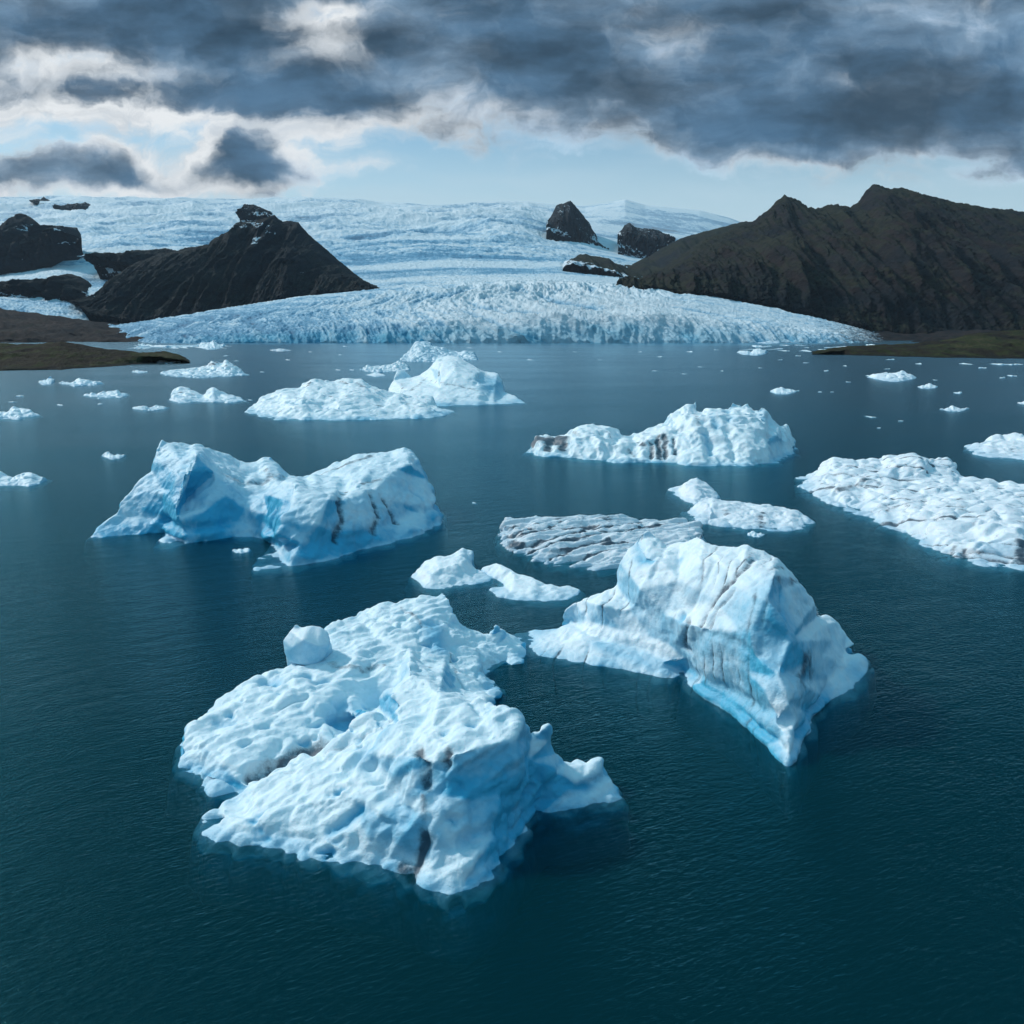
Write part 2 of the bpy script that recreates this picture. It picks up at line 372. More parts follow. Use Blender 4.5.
def mountain(name, ridge, foot, Yr, Yf, label, m=ROCK, px=None, amp=1.0, mid=None, snow=None, nc=420, nr=220, seed=1, depth=900, cat='mountain', spur=1.0, skirt=0.0, snow0=0.0):
    px = px or (ridge[0][0], ridge[-1][0])
    cols = [p[0] for p in ridge]
    back = [(a, b + 0) for a, b in ridge]
    rows = [(Yr + depth, [(a, 345) for a, b in ridge]), (Yr + depth * .35, [(a, b + (f_ - b) * .35) for (a, b), f_ in zip(ridge, np.interp(cols, [q[0] for q in foot], [q[1] for q in foot]))]), (Yr, ridge)]
    if mid: rows += mid
    else:
        fy = np.interp(cols, [q[0] for q in foot], [q[1] for q in foot])
        rows += [(Yr + (Yf - Yr) * .3, [(a, b + (f_ - b) * .33) for (a, b), f_ in zip(ridge, fy)]),
                 (Yr + (Yf - Yr) * .65, [(a, b + (f_ - b) * .68) for (a, b), f_ in zip(ridge, fy)])]
    rows += [(Yf, foot), (Yf - 25, [(a, b + 14) for a, b in foot])]
    nrw = len(rows)
    def disp(V, S, PX):
        k = Yr / F                                             # metres per pixel
        x, y, z = V.T
        ph = V * np.array([1 / (60 * k), 1 / (60 * k), 1 / (60 * k)])
        down = np.clip((S - 2) / (nrw - 4), 0, 1)
        # spurs and gullies run down the slope: noise that changes across and little downwards
        wx = x + 4.5 * k * fbm(V / (60 * k), 2, seed + 3)
        q = np.stack([wx / (24 * k) + (S * .28 if amp > 1.2 else 0), S * .22, z / (260 * k)], 1)
        sp_ = fbm(q, 5, seed, .52, ridged=True)
        q2 = np.stack([wx / (7.5 * k) + (S * .6 if amp > 1.2 else 0), S * .5, z / (90 * k)], 1)
        sp2 = fbm(q2, 4, seed + 9, .55, ridged=True)
        fade = np.clip((nrw - 1 - S) * 1.2, 0, 1)
        slope = np.sin(np.clip(down, 0, 1) * math.pi * .9) + .12
        V = V.copy()
        V[:, 1] -= (sp_ * 44 * spur * slope) * k * amp * fade
        V[:, 2] += (sp_ * 5.0 * slope * spur + sp2 * (.75 + 1.6 * slope)) * k * amp * fade
        V[:, 1] -= (sp2 * 8 * slope + fbm(V / (4.5 * k), 4, seed + 50, .6, ridged=True) * 3.2) * k * amp * fade
        V[:, 2] += fbm(V / (6 * k), 5, seed + 30, .6) * 1.9 * k * amp * fade
        sn = np.full(len(V), snow0)
        for (sx, sy, rx, ry, am) in (snow or []):
            PY = 512 - F * np.tan(np.arctan2(V[:, 2] - H, V[:, 1]) + PITCH)
            sn = np.maximum(sn, am * np.exp(-((PX - sx) / rx) ** 2 - ((PY - sy) / ry) ** 2))
        if skirt:
            e = np.minimum(PX - px[0], px[1] - PX) / (px[1] - px[0])
            sn = np.maximum(sn, skirt * np.maximum(np.clip(1 - e / .06, 0, 1), np.clip((S - (nrw - 2.5)) / .6, 0, 1)))
            sn = np.where(S > nrw - 1.9, sn * 0 + skirt, sn)
        return V, {'snow': sn}
    return loft(name, rows, px[0], px[1], nc, nr, m, disp, label, cat)

# ---- the glacier and ice field
ice_rows = [
 (9500, [(-80, 345), (1300, 345)]),
 (7600, [(-80, 206), (50, 203), (250, 206), (340, 206), (380, 211), (430, 214), (500, 212), (550, 209), (585, 211), (605, 207), (625, 202), (645, 208), (700, 213), (730, 220), (760, 232), (1300, 290)]),
 (5600, [(-80, 224), (0, 225), (150, 222), (340, 219), (430, 219), (500, 217), (560, 224), (600, 226), (640, 232), (700, 242), (800, 265), (1300, 300)]),
 (4700, [(-80, 242), (0, 237), (150, 236), (340, 238), (420, 240), (500, 238), (580, 246), (640, 256), (700, 262), (1300, 310)]),
 (3900, [(-80, 268), (0, 260), (60, 256), (120, 246), (200, 250), (340, 254), (420, 250), (500, 253), (560, 257), (640, 272), (1300, 320)]),
 (3300, [(-80, 280), (0, 276), (60, 268), (110, 272), (340, 266), (450, 263), (560, 266), (640, 277), (1300, 330)]),
 (2800, [(-80, 296), (0, 292), (60, 290), (110, 290), (200, 300), (340, 284), (450, 277), (560, 276), (640, 283), (900, 330), (1300, 345)]),
 (2450, [(-80, 312), (0, 304), (50, 312), (100, 319), (125, 326), (200, 316), (300, 298), (400, 288), (470, 283), (540, 282), (600, 285), (680, 291), (760, 305), (850, 324), (900, 340), (1300, 350)]),
 (2100, [(-80, 340), (0, 340), (90, 340), (110, 328), (200, 314), (300, 299), (400, 290), (500, 286), (600, 288), (680, 294), (760, 306), (850, 327), (900, 341), (1300, 350)]),
 (1750, [(-80, 352), (95, 350), (130, 335), (200, 326), (300, 313), (400, 307), (500, 302), (600, 301), (700, 308), (800, 321), (870, 336), (900, 346), (1300, 360)]),
 (1520, [(-80, 362), (110, 362), (150, 341), (180, 337), (240, 333), (300, 329), (400, 326), (450, 322), (500, 325), (560, 320), (600, 322), (650, 318), (700, 323), (760, 326), (800, 332), (850, 338), (880, 346), (900, 352), (1300, 370)]),
 (1462, [(-80, 372), (120, 366), (160, 349), (200, 345.5), (240, 343), (880, 345), (905, 352), (1300, 375)]),
 (1440, [(-80, 385), (1300, 385)]),
]
def ice_disp(V, S, PX):
    x, y, z = V.T; V = V.copy()
    k = np.clip(y, 1400, 8000) / F
    near = np.clip((3000 - y) / 1000, 0, 1)
    far = np.clip((y - 3100) / 600, 0, 1)
    # crevasses of the tongue: pressure ridges running down to the front, broken across
    ang = np.radians(18 + 10 * fbm(V / 700, 2, 5))
    xr = x * np.cos(ang) + y * np.sin(ang); yr = -x * np.sin(ang) + y * np.cos(ang)
    big = fbm(np.stack([xr / 55, yr / 330, z * 0], 1), 4, 2, .55, ridged=True)
    sm = fbm(np.stack([xr / 12, yr / 30, z * 0], 1), 4, 21, .6, ridged=True)
    hum = np.exp(-((PX - 560) / 130) ** 2) * near
    # icefall: broken steps
    sx = 40 + 20 * fbm(V / 900, 2, 8)
    fall = fbm(np.stack([x / 130, y / 60, z * 0], 1), 5, 40, .6, ridged=True)
    fl2 = fbm(np.stack([x / 34, y / 40, z * 0], 1), 4, 50, .6, ridged=True)
    edge_f = np.clip((S - 10.7), 0, 1)
    zz0 = near * ((big - .35) * (6 + 15 * hum) + (sm - .3) * (6 + 5 * hum)) * (1 - .4 * edge_f)
    top = np.clip((7400 - y) / 1500, 0.12, 1)
    roll = fbm(np.stack([x / 900, y / 700, z * 0], 1), 4, 88, .5, ridged=True) - .25
    zz = zz0 + roll * 75 * (1 - .8 * np.clip((PX - 525) / 25, 0, 1) ) * np.clip((y - 3600) / 1200, 0, 1) * np.clip((8200 - y) / 1800, .0, 1)
    zz += far * ((fall - .3) * 20 + (fl2 - .3) * 6) * top * (1 - .8 * np.clip((PX - 560) / 40, 0, 1) * (y > 4200))
    mid_ = (1 - near) * (1 - far)
    zz += mid_ * (sm - .3) * 8
    V[:, 2] += zz * np.where(S > 11.5, .0, 1) * np.where(S < .9, 0, 1)
    # calving front: vertical pillars and embayments
    fr = np.clip(1 - np.abs(y - 1480) / 50, 0, 1)
    V[:, 1] += fr * (fbm(np.stack([x / 60, x * 0 + 3, z / 60], 1), 4, 60, .6) * 24 + fbm(np.stack([x / 14, x * 0 + 3, z / 40], 1), 3, 66) * 11)
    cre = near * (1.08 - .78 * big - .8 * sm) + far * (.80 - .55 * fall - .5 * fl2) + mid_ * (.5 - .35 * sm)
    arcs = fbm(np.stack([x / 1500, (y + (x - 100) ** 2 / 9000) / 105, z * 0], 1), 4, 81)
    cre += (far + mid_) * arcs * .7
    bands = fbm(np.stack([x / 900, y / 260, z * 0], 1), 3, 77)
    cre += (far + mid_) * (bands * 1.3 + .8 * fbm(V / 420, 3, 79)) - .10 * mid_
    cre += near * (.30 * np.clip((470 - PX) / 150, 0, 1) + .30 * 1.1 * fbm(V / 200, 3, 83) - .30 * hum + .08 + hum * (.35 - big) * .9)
    lateral = np.clip((PX - 655) / 160, 0, 1) * near
    cliff = np.clip((S - 10.15) / .5, 0, 1) * np.clip((PX - 150) / 80, 0, 1) * (1 - lateral * .6) * (.55 + .6 * fbm(V / 50, 3, 90))
    dirt = np.clip((PX - 680) / 260, 0, 1) * near * .55 + .5 * np.clip((PX - 790) / 90, 0, 1) * near + .45 * np.clip((170 - PX) / 60, 0, 1) * np.clip((2500 - y) / 300, 0, 1)
    dirt = dirt - .15 + .05 * near
    snow = np.clip((y - 4500) / 1500 + .9 * fbm(np.stack([x / 800, y / 500, z * 0], 1), 4, 95), 0, 1) * np.clip((y - 4000) / 800, 0, 1) * .9 + .5 * np.exp(-((PX - 600) / 70) ** 2) * np.clip((y - 4200) / 500, 0, 1)
    return V, {'crevasse': cre, 'dirt': dirt, 'cliff': np.clip(cliff, 0, 1), 'snow': np.clip(snow, 0, 1)}
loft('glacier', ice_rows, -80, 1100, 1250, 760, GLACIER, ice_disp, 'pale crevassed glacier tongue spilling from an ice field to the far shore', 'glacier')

# ---- mountains
mountain('mountain', [(610, 292), (640, 285), (660, 272), (685, 254), (700, 243), (725, 234), (749, 225), (766, 212), (776, 202), (782, 197.5), (791, 202), (803, 210.5), (808, 209), (812, 212), (819, 210), (824, 207.5), (829, 209), (833, 206.5), (837, 210), (841, 208.5), (845, 210.5), (855, 205), (863, 192), (871, 186), (885, 190), (902, 192), (925, 198), (949, 205), (976, 210), (1002, 213), (1024, 215), (1100, 228), (1200, 250), (1300, 300)],
         [(610, 294), (660, 292), (700, 298), (760, 307), (830, 325), (880, 336), (950, 338), (1100, 336), (1300, 340)], 3300, 2150,
         'large dark twin-peaked mountain with brown gullies right of the glacier', amp=1.4, nc=900, nr=360, seed=4)
mountain('mountain', [(562, 268), (570, 262), (578, 257), (586, 256), (600, 259), (615, 265), (629, 267), (640, 260), (649, 257), (659, 250), (680, 239), (705, 232), (725, 227), (745, 222), (770, 224), (800, 240)],
         [(562, 269), (572, 266), (580, 266), (592, 269), (612, 273), (629, 281), (649, 291), (680, 299), (800, 300)], 4100, 3050, 'low brown ridge between the snow dome and the twin-peaked mountain', nc=260, nr=120, seed=12, depth=600, amp=.6, skirt=.6)
mountain('mountain', [(102, 266), (106, 260), (110, 257), (125, 256), (143, 254), (166, 249), (180, 252), (186, 254), (193, 250), (215, 248), (240, 250)],
         [(102, 268), (108, 268), (116, 271), (133, 277), (170, 282), (240, 284)], 3300, 3080, 'dark shoulder of rock behind the left rock mountain, ice flowing round its tip', ROCK_L, nc=240, nr=110, seed=21, depth=300, skirt=.75)
mountain('mountain', [(92, 308), (98, 302), (103, 298), (112, 294), (116, 286), (120, 279), (131, 271), (145, 262), (160, 256), (175, 253), (186, 252), (193, 249), (212, 246), (216, 240), (225, 234), (236, 230), (238, 224), (256, 221.5), (276, 217), (284, 223), (292, 222), (300, 224), (309, 235), (322, 246), (339, 261), (352, 272), (368, 284), (388, 294)],
         [(92, 310), (100, 316), (130, 321), (166, 319), (232, 312), (282, 299), (340, 293), (368, 292), (388, 299)], 2950, 2330,
         'dark rock mountain with small snow ledges rising out of the ice on the left', ROCK_L, nc=560, nr=300, seed=23, depth=450, amp=.9,
         snow=[(256, 225, 22, 4, .5), (231, 241, 5, 5, .45), (262, 240, 10, 6, .46), (275, 233, 6, 5, .42)])
mountain('mountain', [(-90, 238), (-30, 236), (0, 230), (13, 229), (20, 221), (25, 215), (31, 218), (37, 221), (50, 232), (60, 228), (80, 231), (84, 240)],
         [(-90, 288), (-40, 280), (0, 270), (27, 262), (50, 254), (63, 247), (78, 246), (84, 242)], 3700, 3350, 'dark pointed mountain at the left edge with ice curling past its foot', ROCK_L, nc=220, nr=130, seed=31, depth=300, skirt=.4,
         snow=[(40, 228, 10, 5, .5), (2, 240, 6, 3, .5)])
mountain('hill', [(8, 294), (14, 289), (20, 284), (27, 281), (45, 281), (60, 280), (73, 275), (84, 278), (92, 284), (99, 292), (103, 299)],
         [(8, 295), (33, 299), (50, 302), (66, 305), (93, 305), (103, 300)], 2900, 2680, 'dark rounded rock island enclosed by the left ice tongue', ROCK_L, nc=160, nr=90, seed=37, depth=160, skirt=.75, cat='hill')
mountain('mountain', [(546, 226), (550, 221), (553, 214), (556, 207), (559, 206), (563, 205.5), (566, 204), (570, 202), (574, 206), (578, 211), (583, 217), (588, 223), (593, 232), (600, 245), (612, 258)],
         [(546, 230), (553, 233), (560, 231), (567, 238), (572, 245), (577, 252), (585, 257), (597, 260), (612, 261)], 5150, 4750, 'sharp black rock peak standing beside the white snow dome', CRAG, snow0=.22, nc=170, nr=110, seed=41, depth=120, spur=.5, skirt=.75,
         snow=[(592, 240, 8, 8, .55), (585, 244, 7, 8, .42), (560, 212, 5, 3, .42), (600, 252, 7, 6, .4)])
mountain('mountain', [(617, 236), (621, 232), (624, 227), (629, 224), (634, 228), (639, 230), (650, 230), (657, 231), (663, 235), (667, 239), (672, 244)],
         [(617, 247), (622, 248), (629, 250), (639, 256), (652, 257), (664, 249), (672, 245)], 4950, 4620, 'black rock outcrop in the snow below the dome', CRAG, snow0=.22, nc=150, nr=90, seed=43, depth=120, spur=.5, skirt=.75, snow=[(636, 248, 9, 4, .42)])
mountain('mountain', [(42, 205), (46, 201), (51, 203), (57, 207), (60, 212)], [(42, 209), (51, 217), (60, 215)], 6600, 6500, 'small black crag high on the left skyline', CRAG, snow0=.22, nc=60, nr=40, seed=45, depth=120, spur=.4, skirt=.75)
mountain('mountain', [(64, 212), (69, 208), (78, 208), (88, 205), (93, 208), (100, 217)], [(64, 214), (76, 219), (88, 224), (96, 223), (100, 219)], 6300, 6200, 'dark crag streaked with snow on the upper left ice field', CRAG, snow0=.22, nc=70, nr=50, seed=46, depth=120, spur=.4, skirt=.75, snow=[(80, 214, 10, 3, .5)])
mountain('mountain', [(242, 213), (246, 208), (254, 207), (260, 210), (268, 214), (274, 217)], [(242, 221), (258, 223), (274, 223)], 4100, 4000, 'small snowy crag peeping over the left rock mountain', CRAG, snow0=.22, nc=60, nr=40, seed=47, depth=120, spur=.4, skirt=.75, snow=[(262, 215, 12, 5, .55)])

# ---- low ground by the shores
def land(name, rows, px0, px1, nc, nr, m, label, cat, amp, sc, seed):
    def disp(V, S, PX):
        V = V.copy(); k = np.sin(np.clip(S / S.max(), 0, 1) * math.pi)
        V[:, 2] += (fbm(V / sc, 5, seed, .55) * amp + fbm(V / (sc * .22), 4, seed + 4, .55) * amp * .3) * k
        V[:, 1] += fbm(V / (sc * .9), 4, seed + 7) * amp * 2.0 * (S > .5)
        return V, {'snow': np.zeros(len(V))}
    return loft(name, rows, px0, px1, nc, nr, m, disp, label, cat)
land('ground', [(2500, [(-90, 345), (300, 345)]), (2350, [(-90, 306), (0, 307), (50, 316), (100, 323), (140, 328), (200, 326), (300, 345)]), (1900, [(-90, 322), (0, 322), (100, 329), (140, 335), (180, 343), (300, 350)]),
     (1550, [(-90, 336), (0, 338), (100, 341), (150, 344), (300, 352)]), (1460, [(-90, 344), (120, 345), (160, 347), (300, 353)]), (1400, [(-90, 352), (300, 356)])], -90, 300, 300, 160, MORAINE, 'brown moraine plain below the left ice tongue', 'moraine', 22, 120, 3)
land('ground', [(2500, [(600, 352), (1300, 345)]), (2300, [(600, 352), (820, 340), (880, 330), (950, 329), (1300, 325)]), (1800, [(600, 356), (800, 350), (850, 340), (880, 338), (1300, 334)]),
     (1500, [(600, 362), (820, 352), (860, 344.5), (1300, 340)]), (1380, [(600, 368), (820, 354), (900, 346), (1300, 343)]), (1300, [(600, 370), (1300, 353)])], 600, 1300, 300, 160, MORAINE, 'dark brown shore plain below the twin-peaked mountain', 'moraine', 18, 110, 13)
land('ground', [(900, [(-100, 352), (0, 352), (100, 356), (190, 362)]), (800, [(-100, 338), (0, 344), (35, 344.5), (60, 342), (80, 345), (110, 350), (140, 352), (165, 352.5), (178, 356), (190, 361)]),
     (700, [(-100, 350), (0, 353), (60, 352), (110, 357), (150, 357), (175, 359), (190, 362)]), (590, [(-100, 372), (0, 371), (60, 369.5, 600), (120, 365, 665), (187, 359.5, 770), (190, 362, 770)]),
     (570, [(-100, 379), (0, 377), (60, 375, 580), (120, 369, 640), (190, 363.5, 745)])], -100, 190, 300, 120, HEATH, 'low green and brown grassy spit on the left shore', 'spit', 5.5, 34, 23)
land('ground', [(1250, [(812, 355), (900, 352), (1300, 346)]), (1050, [(812, 353), (831, 348), (868, 345), (915, 344), (949, 339.5), (982, 332), (1024, 329.5), (1300, 322)]),
     (900, [(812, 354), (850, 351), (915, 350), (982, 344), (1024, 342), (1300, 338)]), (790, [(812, 353.5, 980), (848, 356, 890), (895, 359.5, 820), (1024, 361.5, 780), (1300, 368, 690)]),
     (760, [(812, 358, 960), (848, 361, 870), (895, 365, 800), (1024, 368, 760), (1300, 374, 670)])], 812, 1300, 300, 120, HEATH, 'low olive grass spit reaching into the lagoon from the right shore', 'spit', 5.5, 38, 29)

# ------------------------------------------------------------------ icebergs
def vnormals(V, Fc):
    a, b, c = V[Fc[:, 0]], V[Fc[:, 1]], V[Fc[:, 2]]
    dd = V[Fc[:, 3]]
    n = np.cross(c - a, dd - b); N = np.zeros_like(V)
    for k in range(4):
        for j in range(3): N[:, j] += np.bincount(Fc[:, k], n[:, j], len(V))
    return N / (np.linalg.norm(N, axis=1, keepdims=True) + 1e-9)
def smoothv(V, Fc, it, lam=.5):
    e = np.concatenate([Fc[:, [0, 1]], Fc[:, [1, 2]], Fc[:, [2, 3]], Fc[:, [3, 0]]])
    e = np.concatenate([e, e[:, ::-1]]); deg = np.bincount(e[:, 0], minlength=len(V)).astype(float)[:, None]
    for _ in range(it):
        A = np.stack([np.bincount(e[:, 0], V[e[:, 1], j], len(V)) for j in range(3)], 1) / np.maximum(deg, 1)
        V = V + (A - V) * lam
    return V

def berg(label, outline, inner=(), m=ICE, vox=.16, back=(.45, .8), amp=1.0, L=3.0, stria=None, strokes=(), seed=0, smooth=4, notch=.0, pits=0.0, chunk=.35, under=3.6,
         name='iceberg', cat='iceberg', group=None, jit=.8, blue0=0.0, creases=(), crack=0.0, ash=None, rough=.6):
    rnd = random.Random(seed)
    # outline with extra points and a natural wobble
    pts = []
    n = len(outline)
    for i in range(n):
        a, b = outline[i], outline[(i + 1) % n]
        a = a if len(a) > 2 else (a[0], a[1], a[1]); b = b if len(b) > 2 else (b[0], b[1], b[1])
        ln = math.hypot(b[0] - a[0], b[1] - a[1]); kk = max(1, int(ln / 7))
        for j in range(kk):
            f = j / kk
            q = [a[c] + (b[c] - a[c]) * f for c in range(3)]
            if j:
                jx, jy = rnd.uniform(-jit, jit), rnd.uniform(-jit, jit) * .7
                q[0] += jx; q[1] += jy; q[2] += jy
            pts.append(tuple(q))
    nb = len(pts)
    allp = pts + [(p if len(p) > 2 else (p[0], p[1], p[1])) for p in inner]
    edges = []
    for cr in creases:
        s0 = len(allp); allp += list(cr); edges += [(s0 + i, s0 + i + 1) for i in range(len(cr) - 1)]
    res = delaunay_2d_cdt([Vector((p[0], -p[1])) for p in allp], edges, [list(range(nb))], 1, 1e-4)
    ov, oe, of, orig = res[0], res[1], res[2], res[3]
    G3 = []
    AP = np.array(allp)
    inv = {}
    for i, v in enumerate(ov):
        if orig[i]: o_ = orig[i][0]; p = allp[o_]; inv.update({k_: i for k_ in orig[i]})
        else:
            dd = (AP[:, 0] - v.x) ** 2 + (AP[:, 1] + v.y) ** 2 + .01; k3 = np.argsort(dd)[:3]
            off = ((AP[k3, 2] - AP[k3, 1]) / dd[k3]).sum() / (1 / dd[k3]).sum(); p = (v.x, -v.y, -v.y + off)
        G3.append(above(p[0], p[1], max(p[1], p[2])))
    verts = [Vector(p) for p in G3]; faces = [list(f) for f in of]
    ring = [inv[i] for i in range(nb)]
    cx = sum(verts[i].x for i in ring) / nb; cy = sum(verts[i].y for i in ring) / nb
    mids, bases = [], []
    for i in ring:
        p = verts[i]; h = p.z
        if h > .06:
            dv = Vector((p.x * .35, p.y, 0)).normalized()
            b = back[0] * h + min(back[1], h * 2)
            # a bulging back: shoulder, then down to the water
            verts.append(p + dv * b * .5 - Vector((0, 0, h * .22))); mids.append(len(verts) - 1)
            verts.append(Vector((p.x + dv.x * b, p.y + dv.y * b, 0))); bases.append(len(verts) - 1)
        else:
            mids.append(i); bases.append(i)
    shelf = []
    for i in bases:
        p = verts[i]; o2 = Vector((p.x - cx, p.y - cy, 0)); o2 = o2.normalized() if o2.length > 0 else o2
        r_ = L * (.10 + .28 * rnd.random()); verts.append(Vector((p.x + o2.x * r_, p.y + o2.y * r_, -.30 - .25 * rnd.random()))); shelf.append(len(verts) - 1)
    bots = []
    for i in bases:
        p = verts[i]; o2 = Vector((p.x - cx, p.y - cy, 0)); o2 = o2.normalized() if o2.length > 0 else o2
        verts.append(Vector((p.x + o2.x * under * .3, p.y + o2.y * under * .3, -under))); bots.append(len(verts) - 1)
    verts.append(Vector((cx, cy, -under))); cc = len(verts) - 1
    for k in range(nb):
        k2 = (k + 1) % nb
        for A, B in ((ring, mids), (mids, bases), (bases, shelf), (shelf, bots)):
            q = []
            for z_ in (A[k], A[k2], B[k2], B[k]):
                if z_ not in q: q.append(z_)
            if len(q) > 2: faces.append(q)
        faces.append([bots[k], bots[k2], cc])
    me = bpy.data.meshes.new('tmp'); me.from_pydata(verts, [], faces); me.update()
    ob = bpy.data.objects.new('tmp', me); C.collection.objects.link(ob)
    md = ob.modifiers.new('r', 'REMESH'); md.mode = 'VOXEL'; md.voxel_size = vox; md.adaptivity = 0
    dg = bpy.context.evaluated_depsgraph_get(); ev = ob.evaluated_get(dg); m2 = ev.to_mesh()
    nv, nf = len(m2.vertices), len(m2.polygons)
    Vv = np.zeros(nv * 3, np.float32); m2.vertices.foreach_get('co', Vv); Vv = Vv.reshape(-1, 3).astype(float)
    Fc = np.zeros(nf * 4, np.int32); m2.polygons.foreach_get('vertices', Fc); Fc = Fc.reshape(-1, 4)
    ev.to_mesh_clear(); bpy.data.objects.remove(ob); bpy.data.meshes.remove(me)
    Vv = smoothv(Vv, Fc, smooth)
    s = L / 3.0
    N = vnormals(Vv, Fc)
    # strokes are laid on the real surface: points found once, kept as places on the ice
    bvh = BVHTree.FromPolygons([tuple(v) for v in Vv], [tuple(f) for f in Fc]) if strokes else None
    dirt = np.zeros(nv); blue = np.full(nv, blue0); carve = np.zeros(nv)
    W0 = Vv + .5 * s * np.stack([fbm(Vv / (1.5 * s) + o_, 3, seed + 70) for o_ in (0, 31, 57)], 1)
    for st in strokes:
        typ, wd, amt, pl = st
        S3 = []
        for i in range(len(pl) - 1 if len(pl) > 1 else 1):
            a = pl[i]; b = pl[min(i + 1, len(pl) - 1)]
            kk = max(2, int(math.hypot(b[0] - a[0], b[1] - a[1]) / 2))
            for j in range(kk):
                px, py = a[0] + (b[0] - a[0]) * j / kk, a[1] + (b[1] - a[1]) * j / kk
                ax, bz = ray(px, py)
                hit = bvh.ray_cast(Vector((0, 0, H)), Vector((ax, 1, bz)).normalized())
                if hit[0] is not None: S3.append(tuple(hit[0]))
        if not S3: continue
        S3 = np.array(S3); lo, hi = S3.min(0) - 3 * wd, S3.max(0) + 3 * wd
        idx = np.where(((Vv > lo) & (Vv < hi)).all(1))[0]
        dm = np.full(len(idx), 99.0)
        for p in S3: dm = np.minimum(dm, ((W0[idx] - p) ** 2).sum(1))
        wgt = np.exp(-dm / (wd * wd))
        if 'd' in typ: dirt[idx] = np.maximum(dirt[idx], wgt * amt)
        if 'b' in typ: blue[idx] = np.maximum(blue[idx], wgt * amt)
        if 'c' in typ: carve[idx] = np.maximum(carve[idx], wgt * wd * .9 * (amt if typ == 'c' else 1))
        if 'u' in typ: carve[idx] = np.minimum(carve[idx], -wgt * wd * amt)
    if ash:
        ax, spc, st_ = ash; ax = np.array(Vector(ax).normalized())
        hh = (Vv @ ax) / spc + .55 * fbm(Vv / (4 * spc), 3, seed + 81)
        bnd = 1 - np.abs(perlin(np.stack([hh, hh * 0 + .37, hh * 0 + seed], 1), seed + 82)) * 9
        gate = np.clip(.35 + .3 * (st_ > .8) + 2.2 * fbm(Vv / (3.5 * spc) + 9, 3, seed + 83), 0, 1)
        bnd = np.clip(bnd, 0, 1) * gate
        dirt = np.maximum(dirt, bnd * st_); carve = np.maximum(carve, bnd * .16 * s)
    bare_shade = np.clip(1.15 - N[:, 2] * 1.25, 0, 1)  # steep faces go blue: bare ice, and shade put into the colour
    # displacement along the normal
    D = (fbm(Vv / (3.4 * s), 2, seed + 1) * .55 + fbm(Vv / (7.5 * s), 2, seed + 6) * .5) * s * (.4 + rough)
    w1_ = Vv + .45 * s * np.stack([fbm(Vv / (1.8 * s) + o_, 2, seed + 63) for o_ in (5, 23, 47)], 1)
    D -= fbm(w1_ / (2.7 * s), 5, seed + 2, .5, ridged=True) * .42 * s * rough
    wp = Vv + .6 * s * np.stack([fbm(Vv / (2 * s) + o_, 2, seed + 60) for o_ in (0, 19, 43)], 1)
    f1, f2, rv, _ = worley(wp / (2.6 * s), seed + 3)
    if crack:
        c1, c2, _, _ = worley(wp / (1.9 * s) * np.array([.75, 1, 1.2]), seed + 44)
        ck = np.clip(1 - (c2 - c1) * 7, 0, 1); D -= ck * .35 * s * crack
        dirt = np.maximum(dirt, crack * ck * np.clip(.5 + 1.6 * fbm(Vv / (5 * s), 3, seed + 45), 0, 1) * .75)
    D += chunk * s * ((rv - .5) * .9 * np.clip((f2 - f1) * 6, 0, 1) + np.clip((f2 - f1) * 3, 0, 1) * .55 - .3)
    if stria:
        dx, dy, dz = Vector(stria[0]).normalized(); ax = np.array([dx, dy, dz])
        al = Vv @ ax; per = Vv - al[:, None] * ax
        ss_ = s * (stria[2] if len(stria) > 2 else 1.0); q = per / ss_ + (al / (6.5 * ss_))[:, None] * ax
        D += fbm(q, 3 if len(stria) > 2 else 4, seed + 9, .45, ridged=True) * stria[1] * s + fbm(per / (2.6 * ss_) + (al / (11 * ss_))[:, None] * ax, 3, seed + 10, .5, ridged=True) * stria[1] * s * .9
    if pits > 0:
        g1, g2, r3, _ = worley((wp + .5 * s * fbm(Vv / (.7 * s), 2, seed + 92)[:, None]) / (1.5 * s) * np.array([.8, 1.1, 1]), seed + 8)
        gate = np.clip(fbm(Vv / (4.5 * s), 2, seed + 91) * 3 + .35, 0, 1); pm_ = np.clip(.18 + .34 * r3 - g1, 0, 1) * (r3 > .45) * gate; D -= pits * s * pm_ * 2.2; blue = np.maximum(blue, np.clip(pm_ * 4 - .35, 0, .75) * min(1, pits * 1.4) * np.clip(N[:, 2] * 2, 0, 1))  # pit colour pushed to blue in place of light scattered inside the ice
        g1, g2, r3, _ = worley(wp / (.45 * s), seed + 18)
        D += pits * s * .10 * (g1 - .5)
    D += fbm(Vv / (.9 * s), 4, seed + 12, .6, ridged=True) * -.12 * s * (.3 + rough) + fbm(Vv / (.9 * s) + 7, 4, seed + 13, .55) * .07 * s
    z = Vv[:, 2]
    D -= D[z > .2].mean()
    D = D * amp * np.clip((z + under) / under, 0, 1) - carve
    if notch > 0:
        lvl = notch + .25 * notch * fbm(Vv / (9 * s), 2, seed + 33)
        side = np.clip(1 - np.abs(N[:, 2]), 0, 1)
        D += (.65 + 1.3 * fbm(Vv / (6 * s), 2, seed + 36)) * side * (-np.exp(-((z - lvl) / (.28 * notch)) ** 2) * .55 * notch + np.exp(-((z - lvl * .3) / (.4 * notch)) ** 2) * .4 * notch)
        blue = np.maximum(blue, np.clip(1 - z / (lvl * 1.0), 0, 1) ** .6 * (.45 + .8 * fbm(Vv / (4 * s), 3, seed + 35)))
    # ice just over the water is washed clean
    blue = np.maximum(blue, np.clip(1 - z / (.55 * s), 0, 1) * .4)
    V2 = Vv + N * D[:, None]
    V2 = smoothv(V2, Fc, 1, .35)
